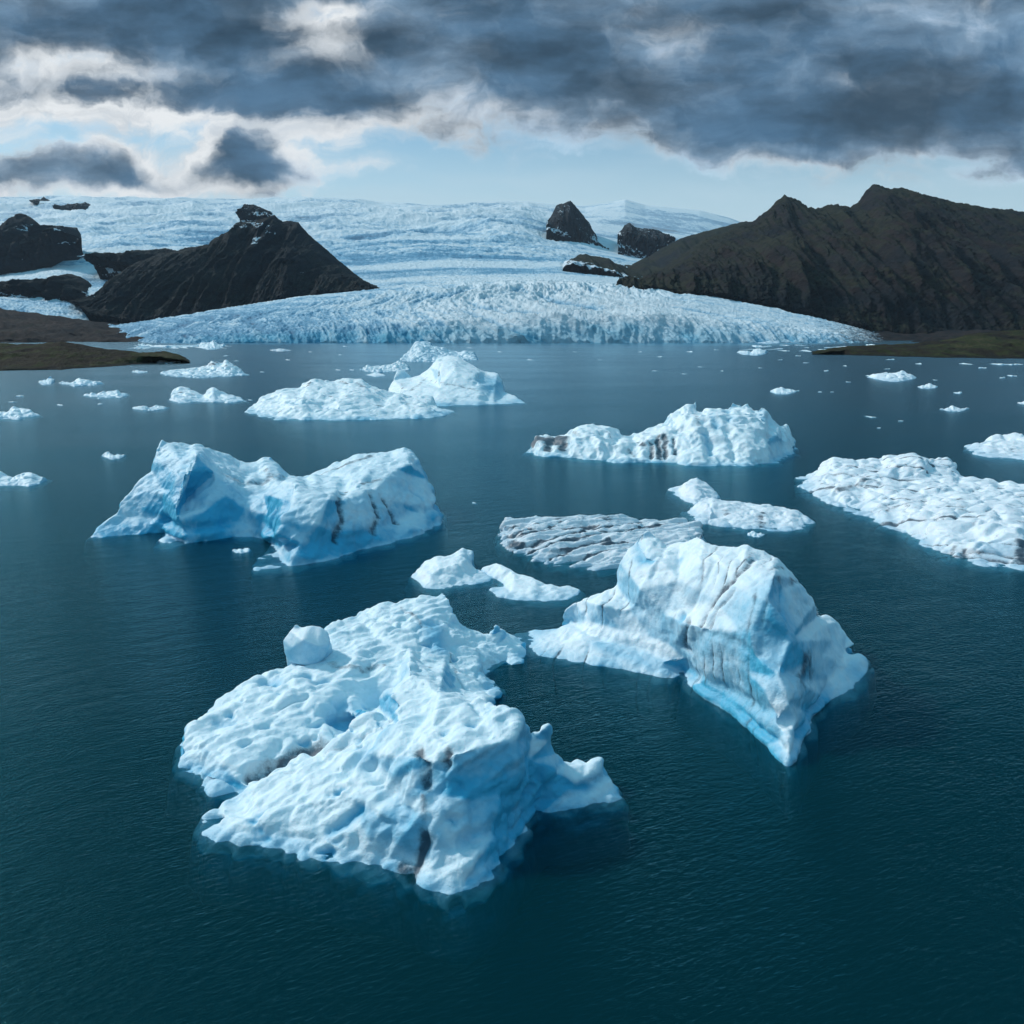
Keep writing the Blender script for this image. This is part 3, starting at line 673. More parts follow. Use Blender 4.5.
    org = np.array([cx, cy, 0]); o = link_mesh(name, V2 - org, Fc, m, {'dirt': dirt, 'blue': np.clip(blue, 0, 1), 'bare_shade': bare_shade})
    o.location = (cx, cy, 0)
    return tag(o, label, cat, group)

# A  the big sprawling berg in front
berg('huge pitted blue-white iceberg nearest the camera, two lobes and a blunt overhanging head', [
 (178, 767), (195, 772), (211, 780), (210, 794), (222, 797), (234, 789), (222, 802), (199, 827), (215, 843), (240, 846), (270, 847), (300, 852), (350, 864), (393, 872), (402, 874), (415, 884), (445, 895), (462, 895), (480, 885), (497, 868), (512, 845), (526, 818), (535, 810), (560, 810), (600, 803), (617, 797),
 (611, 783, 793), (601, 758, 786), (585, 764, 788), (565, 764, 788), (556, 752, 790), (552, 740, 795), (549, 723, 797), (540, 731, 798), (528, 738, 800), (525, 718, 806), (515, 706, 808), (498, 705, 800), (486, 703, 785), (494, 700, 707), (502, 693), (497, 686), (489, 674), (503, 665), (520, 665), (527, 655), (523, 643, 649), (510, 634, 646),
 (496, 626, 652), (490, 636, 652), (478, 632, 650), (468, 628, 650), (456, 616, 650), (450, 602, 644), (443, 591, 640), (436, 596, 640), (420, 596, 640), (394, 601, 642), (365, 606, 643), (355, 616, 648), (342, 618, 652), (328, 625, 660), (310, 646, 676), (290, 662, 688), (260, 676, 698), (227, 695, 712), (204, 711, 726), (188, 733, 746), (178, 747, 756)],
 [(200, 740, 757), (225, 735, 756), (225, 765, 780), (250, 715, 742), (250, 755, 775), (290, 698, 727), (285, 735, 756), (330, 690, 718), (300, 672, 700), (330, 660, 690), (365, 650, 684), (345, 705, 724), (325, 725, 744),
  (240, 782, 791), (262, 771, 781), (290, 759, 770), (312, 748, 760), (348, 718, 731), (372, 704, 720), (382, 688, 706), (395, 676, 702),
  (222, 812, 822), (254, 783, 800), (285, 775, 800), (324, 757, 792), (345, 738, 782), (365, 714, 770), (390, 690, 755), (409, 672, 742), (425, 680, 748),
  (250, 820, 833), (300, 805, 830), (350, 795, 832), (390, 780, 833), (330, 835, 848), (370, 840, 855), (300, 835, 845), (365, 755, 805), (400, 730, 800), (420, 710, 780),
  (440, 692, 775), (465, 702, 785), (430, 735, 820), (415, 755, 838), (432, 762, 842), (455, 752, 845), (490, 745, 835), (516, 738, 826),
  (380, 815, 850), (400, 800, 850), (395, 840, 862), (408, 858, 868), (425, 815, 862), (440, 795, 852), (465, 800, 852), (500, 792, 842), (518, 775, 833), (430, 860, 876), (455, 850, 874), (495, 832, 855), (470, 872, 885), (510, 815, 840),
  (530, 760, 810), (538, 785, 808), (552, 770, 803), (575, 782, 799), (590, 790, 799), (598, 770, 792), (560, 795, 805),
  (380, 640, 672), (420, 622, 660), (350, 648, 680), (410, 650, 680), (430, 615, 655), (456, 640, 665), (445, 660, 680), (440, 630, 665), (478, 650, 664), (495, 648, 657), (510, 652, 658), (475, 675, 686), (455, 690, 704), (480, 692, 699), (430, 668, 700)],
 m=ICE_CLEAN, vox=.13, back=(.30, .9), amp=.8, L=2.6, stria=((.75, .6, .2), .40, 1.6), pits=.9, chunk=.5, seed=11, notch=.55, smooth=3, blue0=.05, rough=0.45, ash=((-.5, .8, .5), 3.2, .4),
 strokes=[('dc', .42, .75, [(414, 746), (424, 763), (427, 790)]), ('dc', .36, .8, [(448, 750), (443, 758), (446, 768)]), ('dc', .45, 1.0, [(411, 876), (417, 862), (425, 836)]), ('d', .3, .5, [(422, 800), (426, 820)]), ('d', .45, .8, [(404, 868), (414, 872)]),
          ('dc', .75, .75, [(256, 775), (275, 764), (300, 752), (320, 744)]), ('c', 1.0, 1.0, [(320, 744), (335, 730), (350, 718), (375, 700)]), ('d', .4, .5, [(330, 664), (360, 668), (385, 664)]), ('d', .3, .5, [(400, 608), (418, 620), (432, 632)]), ('d', .25, .5, [(450, 655), (456, 680), (465, 690)]),
          ('bc', 1.2, .7, [(340, 718), (362, 712)]), ('bc', 1.3, .35, [(376, 694), (392, 682)]), ('bc', .6, .7, [(268, 681), (280, 680)]), ('bc', .5, .7, [(280, 694), (284, 694)]), ('bc', .5, .6, [(320, 679), (326, 678)]), ('bc', .45, .7, [(305, 676), (309, 675)]), ('bc', .6, .6, [(338, 705), (346, 702)]),
          ('bc', .35, .9, [(261, 829), (262, 830)]), ('bc', .3, .9, [(252, 820), (253, 822)]), ('bc', .3, .8, [(259, 813), (262, 812)]), ('bc', .35, .8, [(266, 836), (267, 839)]), ('bc', .4, .7, [(330, 832), (345, 822), (360, 812), (365, 810)]), ('bc', .4, .5, [(215, 722), (235, 718)]),
          ('b', 2.0, .3, [(470, 800), (500, 800), (490, 840)]), ('b', 1.6, .5, [(530, 780), (545, 790)]), ('b', 1.2, .7, [(430, 625), (440, 650)]), ('b', .9, .5, [(385, 735), (362, 760)]), ('bc', .35, .6, [(560, 775), (575, 788), (588, 790)]),
          ('c', .5, .9, [(398, 700), (370, 740), (345, 775)]), ('c', .5, .8, [(430, 705), (400, 745), (380, 775)]), ('c', .6, .9, [(370, 765), (390, 790), (410, 815)])])
berg('smooth rounded pale blue ice boulder perched on the back edge of the nearest iceberg', [
 (288, 661, 689), (303, 665, 692), (317, 664, 692), (325, 656, 691), (331, 642, 688), (328, 631, 685), (322, 626, 684), (312, 625, 684), (302, 627, 684), (296, 623, 684), (290, 630, 685), (283, 640, 686), (284, 652, 688)],
 [(303, 640, 694), (292, 648, 691), (318, 646, 693), (304, 655, 693)], m=ICE, vox=.11, back=(.0, 1.9), amp=.16, L=2.5, seed=5, chunk=.5, smooth=3, under=.3, name='ice_block', cat='ice block')

# B  the tall wedge
berg('tall wedge-shaped iceberg with grooved white face and a blue cut facet at its end', [
 (511, 634), (520, 641), (531, 651), (540, 656), (560, 660), (590, 665), (620, 668), (640, 673), (660, 678), (676, 678), (684, 671), (681, 682), (703, 697), (730, 714), (750, 731), (766, 745), (776, 758), (786, 767), (796, 761), (800, 745), (808, 728), (812, 714), (830, 700), (850, 690), (862, 676), (869, 664),
 (862, 655, 662), (846, 651, 662), (855, 644, 658), (848, 636, 654), (839, 621, 650), (828, 614, 648), (820, 613, 652), (816, 604, 672), (804, 584, 672), (786, 567, 670), (778, 558, 668), (765, 549, 664), (747, 541, 660), (735, 545, 656), (726, 546, 652), (712, 544, 648), (698, 534, 642), (688, 540, 638), (668, 546, 632), (656, 538, 630), (649, 529, 629), (640, 533, 629),
 (630, 545, 630), (619, 563, 632), (616, 584, 634), (605, 590, 634), (575, 602, 632), (562, 612, 632), (571, 621, 633), (558, 629, 634), (545, 631, 635), (525, 631)],
 [(758, 598, 710), (751, 630, 716), (754, 655, 722), (779, 676, 735), (811, 662, 712), (821, 625, 672), (809, 640, 705), (775, 575, 700), (735, 585, 690), (768, 600, 714), (790, 640, 722), (742, 570, 684),
  (709, 630, 694), (725, 632, 704), (740, 632, 710), (690, 625, 684), (688, 645, 677), (700, 655, 689), (720, 660, 702), (745, 672, 720), (765, 690, 735), (790, 703, 745), (810, 690, 722), (800, 680, 728),
  (684, 660, 676), (700, 680, 694), (730, 692, 710), (755, 708, 730), (775, 722, 748), (788, 735, 755), (798, 722, 745), (790, 750, 762),
  (640, 590, 655), (660, 560, 650), (680, 580, 662), (700, 560, 664), (720, 562, 672), (690, 605, 672), (665, 615, 664), (715, 600, 684), (645, 555, 645), (630, 575, 645),
  (600, 605, 646), (630, 610, 650), (590, 622, 642), (620, 630, 652), (650, 638, 660), (670, 645, 668), (610, 640, 655), (640, 652, 664), (660, 662, 672), (580, 640, 652), (560, 642, 650), (540, 642, 647),
  (835, 640, 665), (840, 665, 678), (825, 680, 693), (850, 672, 677), (822, 655, 688)],
 m=ICE, vox=.15, back=(.30, 1.0), amp=.68, L=2.8, stria=((.45, .5, .75), .16), chunk=.28, seed=29, notch=.8, smooth=2, rough=0.3, ash=((.8, -.5, .1), 1.5, .8),
 strokes=[('bc', .6, .55, [(636, 540), (640, 556), (652, 560)]), ('dc', .35, .75, [(754, 560), (735, 578), (722, 590), (707, 612), (698, 628)]), ('dc', .3, .5, [(735, 592), (718, 610), (708, 630)]), ('dc', .4, .6, [(686, 620), (683, 645), (690, 655)]), ('c', .35, .9, [(714, 560), (700, 590), (688, 612)]), ('c', .3, .9, [(664, 556), (650, 580)]),
          ('d', .3, .5, [(750, 552), (745, 565)]), ('bc', .4, .8, [(681, 615), (683, 616)]), ('b', .4, .5, [(679, 562), (681, 562)]),
          ('b', 2.4, .6, [(775, 600), (790, 630), (775, 655), (800, 650)]), ('bc', .3, .7, [(780, 590), (783, 612), (780, 618)]), ('b', 1.2, .55, [(600, 645), (640, 660), (670, 670)]), ('c', .5, .9, [(571, 621), (610, 640), (650, 650), (685, 662)]), ('c', .5, .9, [(690, 672), (725, 690), (760, 708), (790, 718)]),  # broad blue stroke paints shade onto the right facet
          ('b', .8, .5, [(700, 690), (740, 715), (770, 742)]), ('c', .3, .8, [(760, 655), (780, 668), (800, 675)]), ('b', .9, .45, [(800, 735), (805, 715), (830, 690)]), ('c', .35, .7, [(705, 632), (740, 640), (755, 660)]), ('c', .4, .9, [(640, 610), (620, 595)])])

# C  the arched berg at upper left
berg('long saddle-backed iceberg with bright blue undercut cliffs and a tall left tower', [
 (89, 538), (110, 537), (138, 535), (166, 532), (170, 535), (163, 543), (170, 546), (197, 542), (236, 536), (256, 537), (272, 541), (262, 555), (251, 564), (256, 570), (294, 566), (333, 559), (372, 547), (408, 538), (441, 526),
 (439, 517, 522), (437, 498, 518), (427, 479, 514), (419, 459, 510), (404, 447, 506), (388, 450, 504), (357, 455, 502), (333, 465, 502), (302, 477, 504), (290, 474, 503), (279, 463, 503), (269, 455, 503), (262, 458, 502), (255, 462, 502), (236, 459, 504), (228, 455, 505), (208, 449, 508), (185, 443, 510), (161, 439, 514), (156, 449, 517), (152, 471, 520), (134, 486, 524), (119, 502, 528), (117, 512, 530), (103, 523, 533)],
 [(138, 512, 529), (165, 516, 531), (130, 522, 532), (150, 524, 532), (170, 470, 525), (182, 460, 524), (165, 495, 529), (185, 500, 530), (197, 453, 529), (189, 471, 533), (181, 495, 538), (176, 508, 541), (205, 510, 538), (178, 520, 541), (200, 525, 540), (215, 470, 528), (225, 495, 533), (247, 488, 526), (247, 510, 532), (235, 522, 534), (265, 495, 528), (279, 484, 524), (270, 515, 536),
  (294, 482, 540), (288, 500, 551), (282, 520, 558), (275, 536, 560), (265, 550, 563), (300, 500, 552), (312, 490, 543), (329, 498, 551), (320, 525, 558), (300, 545, 562), (333, 533, 555), (333, 545, 556), (345, 500, 543), (372, 490, 533), (365, 475, 525), (396, 470, 520), (411, 464, 518), (395, 500, 530), (372, 530, 544), (405, 515, 530), (425, 505, 524), (408, 528, 536), (340, 478, 520), (380, 462, 514), (310, 540, 560)],
 m=ICE_CLEAN, vox=.24, back=(.35, 2.2), amp=.85, L=4.2, stria=((.5, .3, .8), .2), chunk=.3, seed=37, notch=2.0, smooth=6, blue0=.16, rough=0.4, ash=((.6, -.3, .7), 4.2, .5),
 strokes=[('dc', .6, .75, [(343, 490), (339, 505), (341, 520), (337, 542)]), ('dc', .55, .7, [(371, 495), (378, 515), (372, 535)]), ('b', 3.0, .35, [(180, 520), (215, 525), (250, 520)]), ('d', .9, .6, [(310, 478), (335, 470), (360, 460), (372, 455)]), ('d', .6, .6, [(362, 482), (380, 480)]), ('dc', .6, .7, [(385, 500), (395, 512), (400, 522)]), ('d', .7, .5, [(265, 470), (275, 478), (285, 476)]),
          ('b', 7, .45, [(170, 470), (150, 500), (170, 520)]), ('b', 5, .4, [(215, 490), (230, 510)]), ('b', 4, .45, [(260, 500), (285, 520)]), ('c', 1.1, .9, [(186, 462), (180, 485), (172, 508)]), ('c', .8, .9, [(290, 486), (284, 510), (272, 530)]), ('b', 3, .7, [(95, 534), (160, 528)]), ('b', 3, .6, [(260, 562), (330, 552), (400, 536)]), ('c', .8, .8, [(250, 470), (240, 485), (255, 495)]), ('bc', .5, .5, [(412, 490), (425, 498)]), ('bc', .5, .5, [(408, 505), (420, 510)])])  # wide blue strokes put shade into the colour of the front faces

# F  jagged berg mid right
berg('jagged fluted iceberg with a black ash-capped left end and sooty middle, mid lagoon', [
 (530, 453), (537, 456), (565, 457), (589, 460), (619, 462), (649, 462), (674, 463), (692, 466), (719, 465), (752, 465), (777, 463), (779, 459), (795, 454),
 (796, 441, 449), (787, 425, 447), (781, 425, 447), (775, 422, 447), (762, 405, 446), (756, 409, 446), (748, 402, 445), (741, 407, 445), (733, 402, 445), (727, 409, 445), (707, 408, 445), (699, 411, 446), (696, 401, 446), (683, 407, 446), (671, 413, 446), (665, 421, 447), (652, 427, 448), (640, 431, 449), (630, 433, 449), (622, 436, 450), (618, 430, 449), (607, 428, 449), (597, 425, 448), (587, 422, 447), (571, 430, 447), (565, 435, 447), (545, 436, 447), (536, 437, 448), (531, 446, 450)],
 [(540, 443, 453), (562, 441, 453), (575, 438, 455), (590, 435, 455), (600, 440, 457), (612, 445, 458), (625, 445, 458), (640, 442, 458), (655, 438, 457), (670, 430, 456), (685, 420, 455), (700, 420, 456), (715, 415, 455), (730, 415, 455), (745, 418, 455), (760, 420, 455), (775, 435, 456), (785, 440, 453), (720, 435, 459), (745, 438, 460), (765, 445, 460), (700, 445, 461), (692, 454, 464), (710, 455, 463), (680, 450, 460), (735, 455, 463)],
 m=ICE_MID, vox=.27, back=(.35, 3), amp=.8, L=5.5, stria=((-.30, .1, 1), .62, 1.9), chunk=.12, seed=51, smooth=1, notch=.5, rough=0.12, ash=((1, .2, .5), 4.5, .45),
 strokes=[('d', 2.3, 1.5, [(537, 440), (550, 441), (563, 440)]), ('d', 1.2, 1.0, [(547, 440), (548, 452)]), ('d', 1.2, 1.0, [(561, 440), (562, 452)]), ('d', .9, .8, [(556, 440), (557, 447)]), ('dc', .75, .85, [(652, 442), (653, 458)]), ('dc', .75, 1.0, [(658, 436), (660, 460)]), ('dc', .75, .9, [(664, 434), (666, 459)]), ('dc', .6, .8, [(673, 438), (674, 456)]), ('d', .9, .7, [(638, 440), (645, 446)]), ('d', .7, .6, [(630, 448), (634, 455)]),
          ('c', 1.3, 1.0, [(727, 405), (730, 420)]), ('c', 1.2, 1.0, [(699, 405), (706, 425), (712, 452)]), ('c', 1.2, .9, [(754, 404), (758, 420)]), ('c', 1.2, .9, [(768, 412), (772, 440)]), ('c', 1.3, 1.0, [(632, 432), (636, 456)]), ('c', 1.1, .9, [(615, 432), (614, 458)]), ('c', 1.2, 1.0, [(666, 420), (680, 430)]), ('c', 1.1, .8, [(568, 432), (567, 454)]),
          ('bc', .9, .6, [(727, 407), (732, 418)]), ('bc', .8, .6, [(712, 414), (718, 428)]), ('bc', .8, .6, [(760, 410), (765, 422)]), ('bc', .7, .6, [(705, 432), (712, 455)]), ('c', .9, .8, [(728, 430), (735, 462)]), ('c', .7, .8, [(740, 408), (742, 425)]), ('d', .9, .5, [(695, 415), (700, 425)]), ('c', .9, .8, [(779, 425), (788, 455)]), ('d', .7, .4, [(755, 463), (763, 459)]), ('c', .8, .8, [(605, 432), (606, 460)]), ('c', .8, .8, [(588, 430), (596, 456)])])
# G
berg('short domed ice floe with a pointed beak, touching a longer floe', [(667, 491), (680, 499), (695, 505), (712, 505), (719, 500), (716, 490, 494), (708, 482, 490), (697, 478, 489), (687, 480, 489), (680, 486, 490), (672, 488, 490)],
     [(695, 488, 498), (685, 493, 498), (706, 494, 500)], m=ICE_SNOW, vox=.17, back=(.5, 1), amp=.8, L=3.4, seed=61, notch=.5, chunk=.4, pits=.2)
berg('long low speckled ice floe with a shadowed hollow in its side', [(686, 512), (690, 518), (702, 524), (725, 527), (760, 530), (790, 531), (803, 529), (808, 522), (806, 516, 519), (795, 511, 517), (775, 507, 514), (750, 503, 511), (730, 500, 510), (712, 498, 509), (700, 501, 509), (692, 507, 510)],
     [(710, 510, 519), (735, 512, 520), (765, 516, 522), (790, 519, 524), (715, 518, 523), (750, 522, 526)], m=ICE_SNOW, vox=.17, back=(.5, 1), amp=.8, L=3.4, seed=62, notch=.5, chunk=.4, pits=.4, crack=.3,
     strokes=[('d', .7, .6, [(726, 510), (727, 514)]), ('d', .7, .6, [(761, 513), (762, 520)]), ('d', .8, .5, [(762, 522), (763, 528)]), ('bc', 1.2, .3, [(706, 512), (718, 514)]), ('d', 1.0, .4, [(706, 513), (716, 516)])])  # last stroke darkens the carved hollow to stand in for its shadow
# H
berg('flat grey iceberg ribbed with black ash layers, behind the tall wedge', [(503, 533), (503, 545), (512, 551), (530, 557), (548, 562), (547, 565), (570, 567), (600, 571), (640, 571), (668, 571), (690, 566), (703, 555), (702, 535, 545), (698, 522, 534), (680, 519, 530), (655, 519, 529), (640, 521, 529), (620, 516, 526), (600, 514, 525), (575, 517, 526), (545, 519, 528), (520, 517, 527), (505, 517, 526), (503, 525, 532)],
     [(520, 530, 538), (545, 528, 538), (575, 526, 537), (600, 524, 536), (630, 526, 537), (660, 526, 537), (690, 530, 541), (530, 543, 549), (560, 540, 549), (590, 540, 550), (620, 540, 551), (650, 540, 551), (555, 553, 559), (585, 555, 561), (615, 557, 563), (645, 555, 562), (680, 545, 556)],
     m=ICE_DIRTY, vox=.17, back=(.5, 1.5), amp=.85, L=3.4, stria=((1, .32, 0), .95), chunk=.10, crack=.15, ash=((-.3, .95, .3), 1.9, .9), rough=.08, seed=71, notch=.5, smooth=3,
     strokes=[('dc', .5, 1.6, [(520, 549), (545, 541), (575, 533), (600, 528), (625, 525), (645, 520)]), ('dc', .42, 1.4, [(508, 538), (540, 532), (570, 527), (600, 524)]), ('dc', .42, 1.4, [(530, 552), (560, 543), (590, 536), (630, 530), (665, 524), (695, 522)]), ('d', .9, 1.0, [(512, 546), (522, 548)]), ('dc', .38, 1.2, [(510, 527), (540, 530), (555, 526)]), ('dc', .38, 1.2, [(550, 558), (580, 545), (610, 538)]), ('dc', .38, 1.2, [(565, 562), (600, 552), (640, 545)]), ('d', .6, .6, [(690, 545), (700, 548)]), ('d', .5, .6, [(600, 519), (625, 521)])])
# I
berg('small craggy blue-white iceberg on the left of a close pair behind the nearest iceberg', [(410, 576), (418, 583), (425, 589), (440, 590), (465, 586), (485, 582), (493, 578), (480, 572, 575), (472, 565, 571), (473, 551, 567), (463, 547, 566), (455, 552, 567), (445, 556, 568), (437, 556, 569), (425, 563, 570), (416, 571, 574)],
     [(440, 567, 580), (460, 562, 577), (430, 575, 583), (450, 577, 583), (470, 575, 580)], m=ICE, vox=.15, back=(.4, 1), amp=.85, L=2.2, seed=81, chunk=.4)
berg('low pale ice floe with a raised back, on the right of a close pair', [(490, 590), (497, 596), (515, 600), (545, 602), (565, 601), (580, 594), (580, 589, 591), (570, 585, 589), (560, 587, 590), (545, 584, 588), (538, 581, 587), (530, 577, 584), (518, 573, 581), (505, 567, 577), (497, 562, 574), (485, 567, 573), (478, 571), (488, 577), (500, 582)],
     [(515, 583, 590), (530, 590, 595), (555, 593, 596), (500, 573, 579), (510, 592, 595)], m=ICE, vox=.15, back=(.4, .8), amp=.8, L=2.2, seed=83, chunk=.3)
# J
berg('broad snow-crusted iceberg running off the right edge of the picture', [(797, 477), (803, 484), (805, 492), (818, 500), (850, 511), (870, 518), (890, 528), (920, 543), (948, 557), (975, 561), (1010, 567), (1060, 567), (1110, 555), (1130, 535),
     (1120, 510, 525), (1090, 492, 507), (1040, 484, 499), (1022, 483, 497), (1010, 480, 495), (1000, 482, 494), (985, 477, 491), (960, 477, 489), (953, 463, 484), (945, 458, 482), (925, 457, 481), (912, 453, 480), (900, 454, 480), (886, 457, 480), (880, 462, 479), (860, 460, 478), (845, 458, 477), (832, 457, 476), (822, 462, 475), (812, 473, 476)],
     [(835, 468, 484), (825, 480, 489), (850, 470, 486), (845, 480, 492), (860, 478, 493), (865, 490, 499), (840, 492, 500), (885, 475, 492), (900, 478, 493), (897, 465, 489), (900, 481, 494), (925, 478, 493), (922, 465, 490), (950, 474, 490), (900, 498, 510), (930, 492, 507), (960, 490, 506), (1000, 492, 510), (1050, 495, 515), (880, 505, 514), (920, 513, 526), (955, 510, 528), (990, 510, 530), (1030, 515, 535), (940, 530, 543), (970, 535, 550), (965, 547, 556), (1020, 528, 553), (1015, 550, 562), (975, 543, 557), (1080, 530, 550), (1080, 510, 528)],
     m=ICE_SNOW, vox=.19, back=(.35, 1.5), amp=.75, L=6.2, chunk=.42, crack=.6, ash=((.5, .8, .6), 3.2, .95), rough=.35, seed=91, notch=.55, smooth=3,
     strokes=[('d', .9, .6, [(838, 490), (848, 490), (870, 480)]), ('d', .9, .45, [(862, 478), (875, 482), (895, 488)]), ('d', .6, .5, [(878, 512), (884, 508), (915, 502)]), ('dc', .45, .6, [(940, 510), (935, 522)]), ('dc', .5, .8, [(965, 555), (966, 545)]), ('d', .6, .6, [(950, 552), (955, 545)]), ('dc', .4, .5, [(972, 530), (990, 524)]), ('dc', .4, .5, [(895, 502), (925, 500), (950, 498)]), ('d', 1.0, .8, [(1021, 562), (1021, 540)]),
              ('b', 2.0, .35, [(990, 550), (1005, 545)]), ('b', 1.0, .3, [(888, 470), (892, 476)]), ('dc', .4, .5, [(965, 492), (985, 487)]), ('c', .5, .9, [(898, 462), (899, 482)]), ('dc', .4, .4, [(1000, 500), (1024, 496)]), ('c', .5, .9, [(880, 500), (905, 490), (940, 488)]), ('d', .5, .5, [(815, 478), (830, 486)])])
# K
berg('low white iceberg cut off by the right picture edge, far of the broad crusted one', [(969, 450), (982, 456), (1005, 460), (1060, 462), (1100, 455), (1080, 440, 450), (1040, 434, 447), (1015, 436, 446), (1008, 438, 446), (998, 437, 446), (985, 442, 447), (975, 445, 448)],
     [(990, 449, 453), (1010, 447, 453), (1040, 448, 455)], m=ICE_SNOW, vox=.3, back=(.4, 2), amp=.8, L=6, seed=95, crack=.4, chunk=.4, strokes=[('d', .9, .5, [(1012, 445), (1013, 452)])])
# D
berg('flat-topped pale iceberg slab with small holes, in front of the leaning grey one', [(248, 412), (262, 417), (285, 420), (320, 420), (360, 420), (400, 419), (430, 418), (446, 414), (453, 411), (440, 408, 411), (432, 398, 407), (415, 396, 405), (395, 394, 404), (385, 390, 403), (370, 386, 402), (362, 379, 401), (350, 378, 401), (335, 382, 401), (312, 379, 401), (303, 381, 401), (300, 387, 402), (280, 390, 403), (262, 396, 405), (252, 405, 408)],
     [(290, 396, 410), (330, 393, 409), (370, 395, 410), (400, 400, 411), (300, 402, 415), (340, 404, 415), (380, 408, 415), (420, 405, 413), (290, 411, 417), (350, 411, 417), (410, 411, 416)],
     m=ICE_MID, vox=.32, back=(.4, 3), amp=.85, L=6.5, seed=101, chunk=.35, crack=.2, notch=.9, strokes=[('d', .8, .9, [(279, 412), (281, 412)]), ('d', .9, .6, [(345, 397), (350, 399)]), ('d', .9, .6, [(376, 404), (386, 406)]), ('d', 1.4, .8, [(309, 383), (305, 388)]), ('d', 1.6, .6, [(340, 382), (355, 383), (365, 388)]), ('d', 1.2, .7, [(375, 391), (380, 393)]), ('d', .8, .6, [(330, 396), (333, 396)]), ('d', .8, .5, [(405, 404), (420, 405)]), ('bc', 1.2, .4, [(290, 402), (330, 407), (370, 410)])])
berg('smooth peaked iceberg with a long tapering right foot, behind the flat slab', [(385, 402), (410, 404), (440, 406), (470, 405), (500, 404), (524, 403), (515, 396, 400), (505, 392, 398), (502, 380, 396), (498, 373, 395), (485, 371, 394), (470, 363, 392), (458, 357, 391), (448, 355, 390), (438, 358, 390), (430, 368, 391), (420, 375, 391), (412, 378, 391), (405, 370, 391), (397, 369, 391), (393, 380, 392), (388, 390, 394)],
     [(440, 370, 397), (455, 368, 398), (475, 375, 399), (480, 386, 401), (440, 388, 401), (420, 388, 400), (495, 385, 399), (460, 392, 402), (500, 398, 401), (405, 390, 399)],
     m=ICE_MID, vox=.38, back=(.4, 4), amp=.6, L=6, seed=105, chunk=.25, smooth=2, notch=1.6, strokes=[('dc', 1.0, .8, [(440, 360), (438, 378)]), ('d', 1.0, .8, [(403, 384), (400, 396)]), ('d', 1.6, .5, [(425, 378), (410, 392)]), ('d', 1.0, .5, [(430, 380), (460, 386), (480, 392)]), ('b', 6, .6, [(492, 380), (490, 392)]), ('c', 1.2, .9, [(480, 376), (474, 386)])])
berg('rugged blue iceberg with a sharp peak, farthest of the centre group', [(402, 361), (420, 362), (440, 362), (460, 360), (477, 360), (474, 354, 358), (465, 351, 357), (455, 352, 356), (445, 349, 356), (435, 347, 356), (428, 341, 355), (422, 337, 355), (416, 343, 355), (410, 350, 356), (404, 356, 358)],
     [(420, 350, 359), (440, 355, 359), (460, 356, 358)], m=ICE_FAR, vox=.42, back=(.5, 3), amp=1.3, L=7.5, seed=107, chunk=.6, smooth=2, blue0=.2)
berg('low blue iceberg strip left of the farthest centre peak', [(361, 370), (375, 373), (395, 372), (409, 370), (407, 365, 368), (398, 361, 367), (390, 365, 368), (378, 366, 368), (366, 367, 369)], [], m=ICE_FAR, vox=.45, back=(.5, 2), amp=1.6, L=3.5, chunk=.8, seed=108)
berg('small blue floe behind the flat slab, below the low strip', [(365, 375), (375, 377), (386, 376), (384, 374, 375.3), (375, 372.5, 374.8)], [], m=ICE_FAR, vox=.4, back=(.5, 1), amp=.4, L=3, seed=109)
# left group
berg('low white iceberg topped by a dark jagged crest, left middle distance', [(162, 374), (175, 377), (200, 378), (225, 377), (247, 375), (240, 370, 372), (232, 364, 371), (226, 360, 370), (222, 363, 370), (212, 361, 370), (205, 366, 370), (190, 369, 371), (170, 370, 372)],
     [(190, 373, 375), (225, 369, 374), (215, 371, 374)], m=ICE_FAR, vox=.34, back=(.5, 2), amp=1.1, L=5.5, chunk=.5, smooth=2, seed=111, strokes=[('d', 2.2, .9, [(205, 366), (218, 363)]), ('d', 2, .7, [(224, 364), (228, 369)])])
berg('two-humped iceberg with a smooth white tent shape at its right end', [(170, 400), (180, 403), (205, 402), (225, 403), (247, 402), (238, 397, 399), (222, 392, 398), (213, 387, 397), (207, 391, 397), (203, 395, 397), (190, 389, 396), (178, 388, 396), (171, 391, 397)],
     [(185, 396, 400), (213, 393, 400), (225, 398, 401)], m=ICE_FAR, vox=.3, back=(.5, 2), amp=.9, L=5, chunk=.5, smooth=2, seed=113, strokes=[('d', 1.4, .7, [(180, 391), (195, 395)]), ('b', 2, .5, [(175, 396), (185, 398)])])
def small(label, x0, x1, yt, yb, seed, m=ICE_FAR, peaks=None, group=None, dirt=False, vox=None):
    """a low floe: waterline ellipse below, uneven crest above"""
    rnd = random.Random(seed); wpx = x1 - x0; hp = yb - yt
    mpp = ground((x0 + x1) / 2, yb)[1] / F
    base = [(x0 + wpx * f, yb - hp * .38 * (abs(2 * f - 1) ** 2.2) - hp * .16 * rnd.random()) for f in (0, .1, .22, .35, .5, .63, .75, .88, 1)]
    g = yb - hp * .44
    if not peaks:
        pk = rnd.uniform(.2, .8)
        peaks = [(f, min(1, .12 + rnd.random() * .45 + .55 * math.exp(-((f - pk) / .16) ** 2))) for f in (.92, .83, .73, .64, .55, .45, .35, .26, .16, .07)]
    top = [(x0 + wpx * fx, yb - hp * (.42 + .6 * fy), g) for fx, fy in peaks]
    return berg(label, base + top, [], m=m, vox=vox or max(.10, wpx * mpp / 90), back=(.5, wpx * mpp * .08), amp=.9, smooth=1, L=max(.7, wpx * mpp * .2), seed=seed, under=1.0, jit=.5, chunk=.6, group=group,
                strokes=[('d', wpx * mpp * .06, .8, [(x0 + wpx * .4, yb - hp * .6), (x0 + wpx * .6, yb - hp * .6)])] if dirt else ())
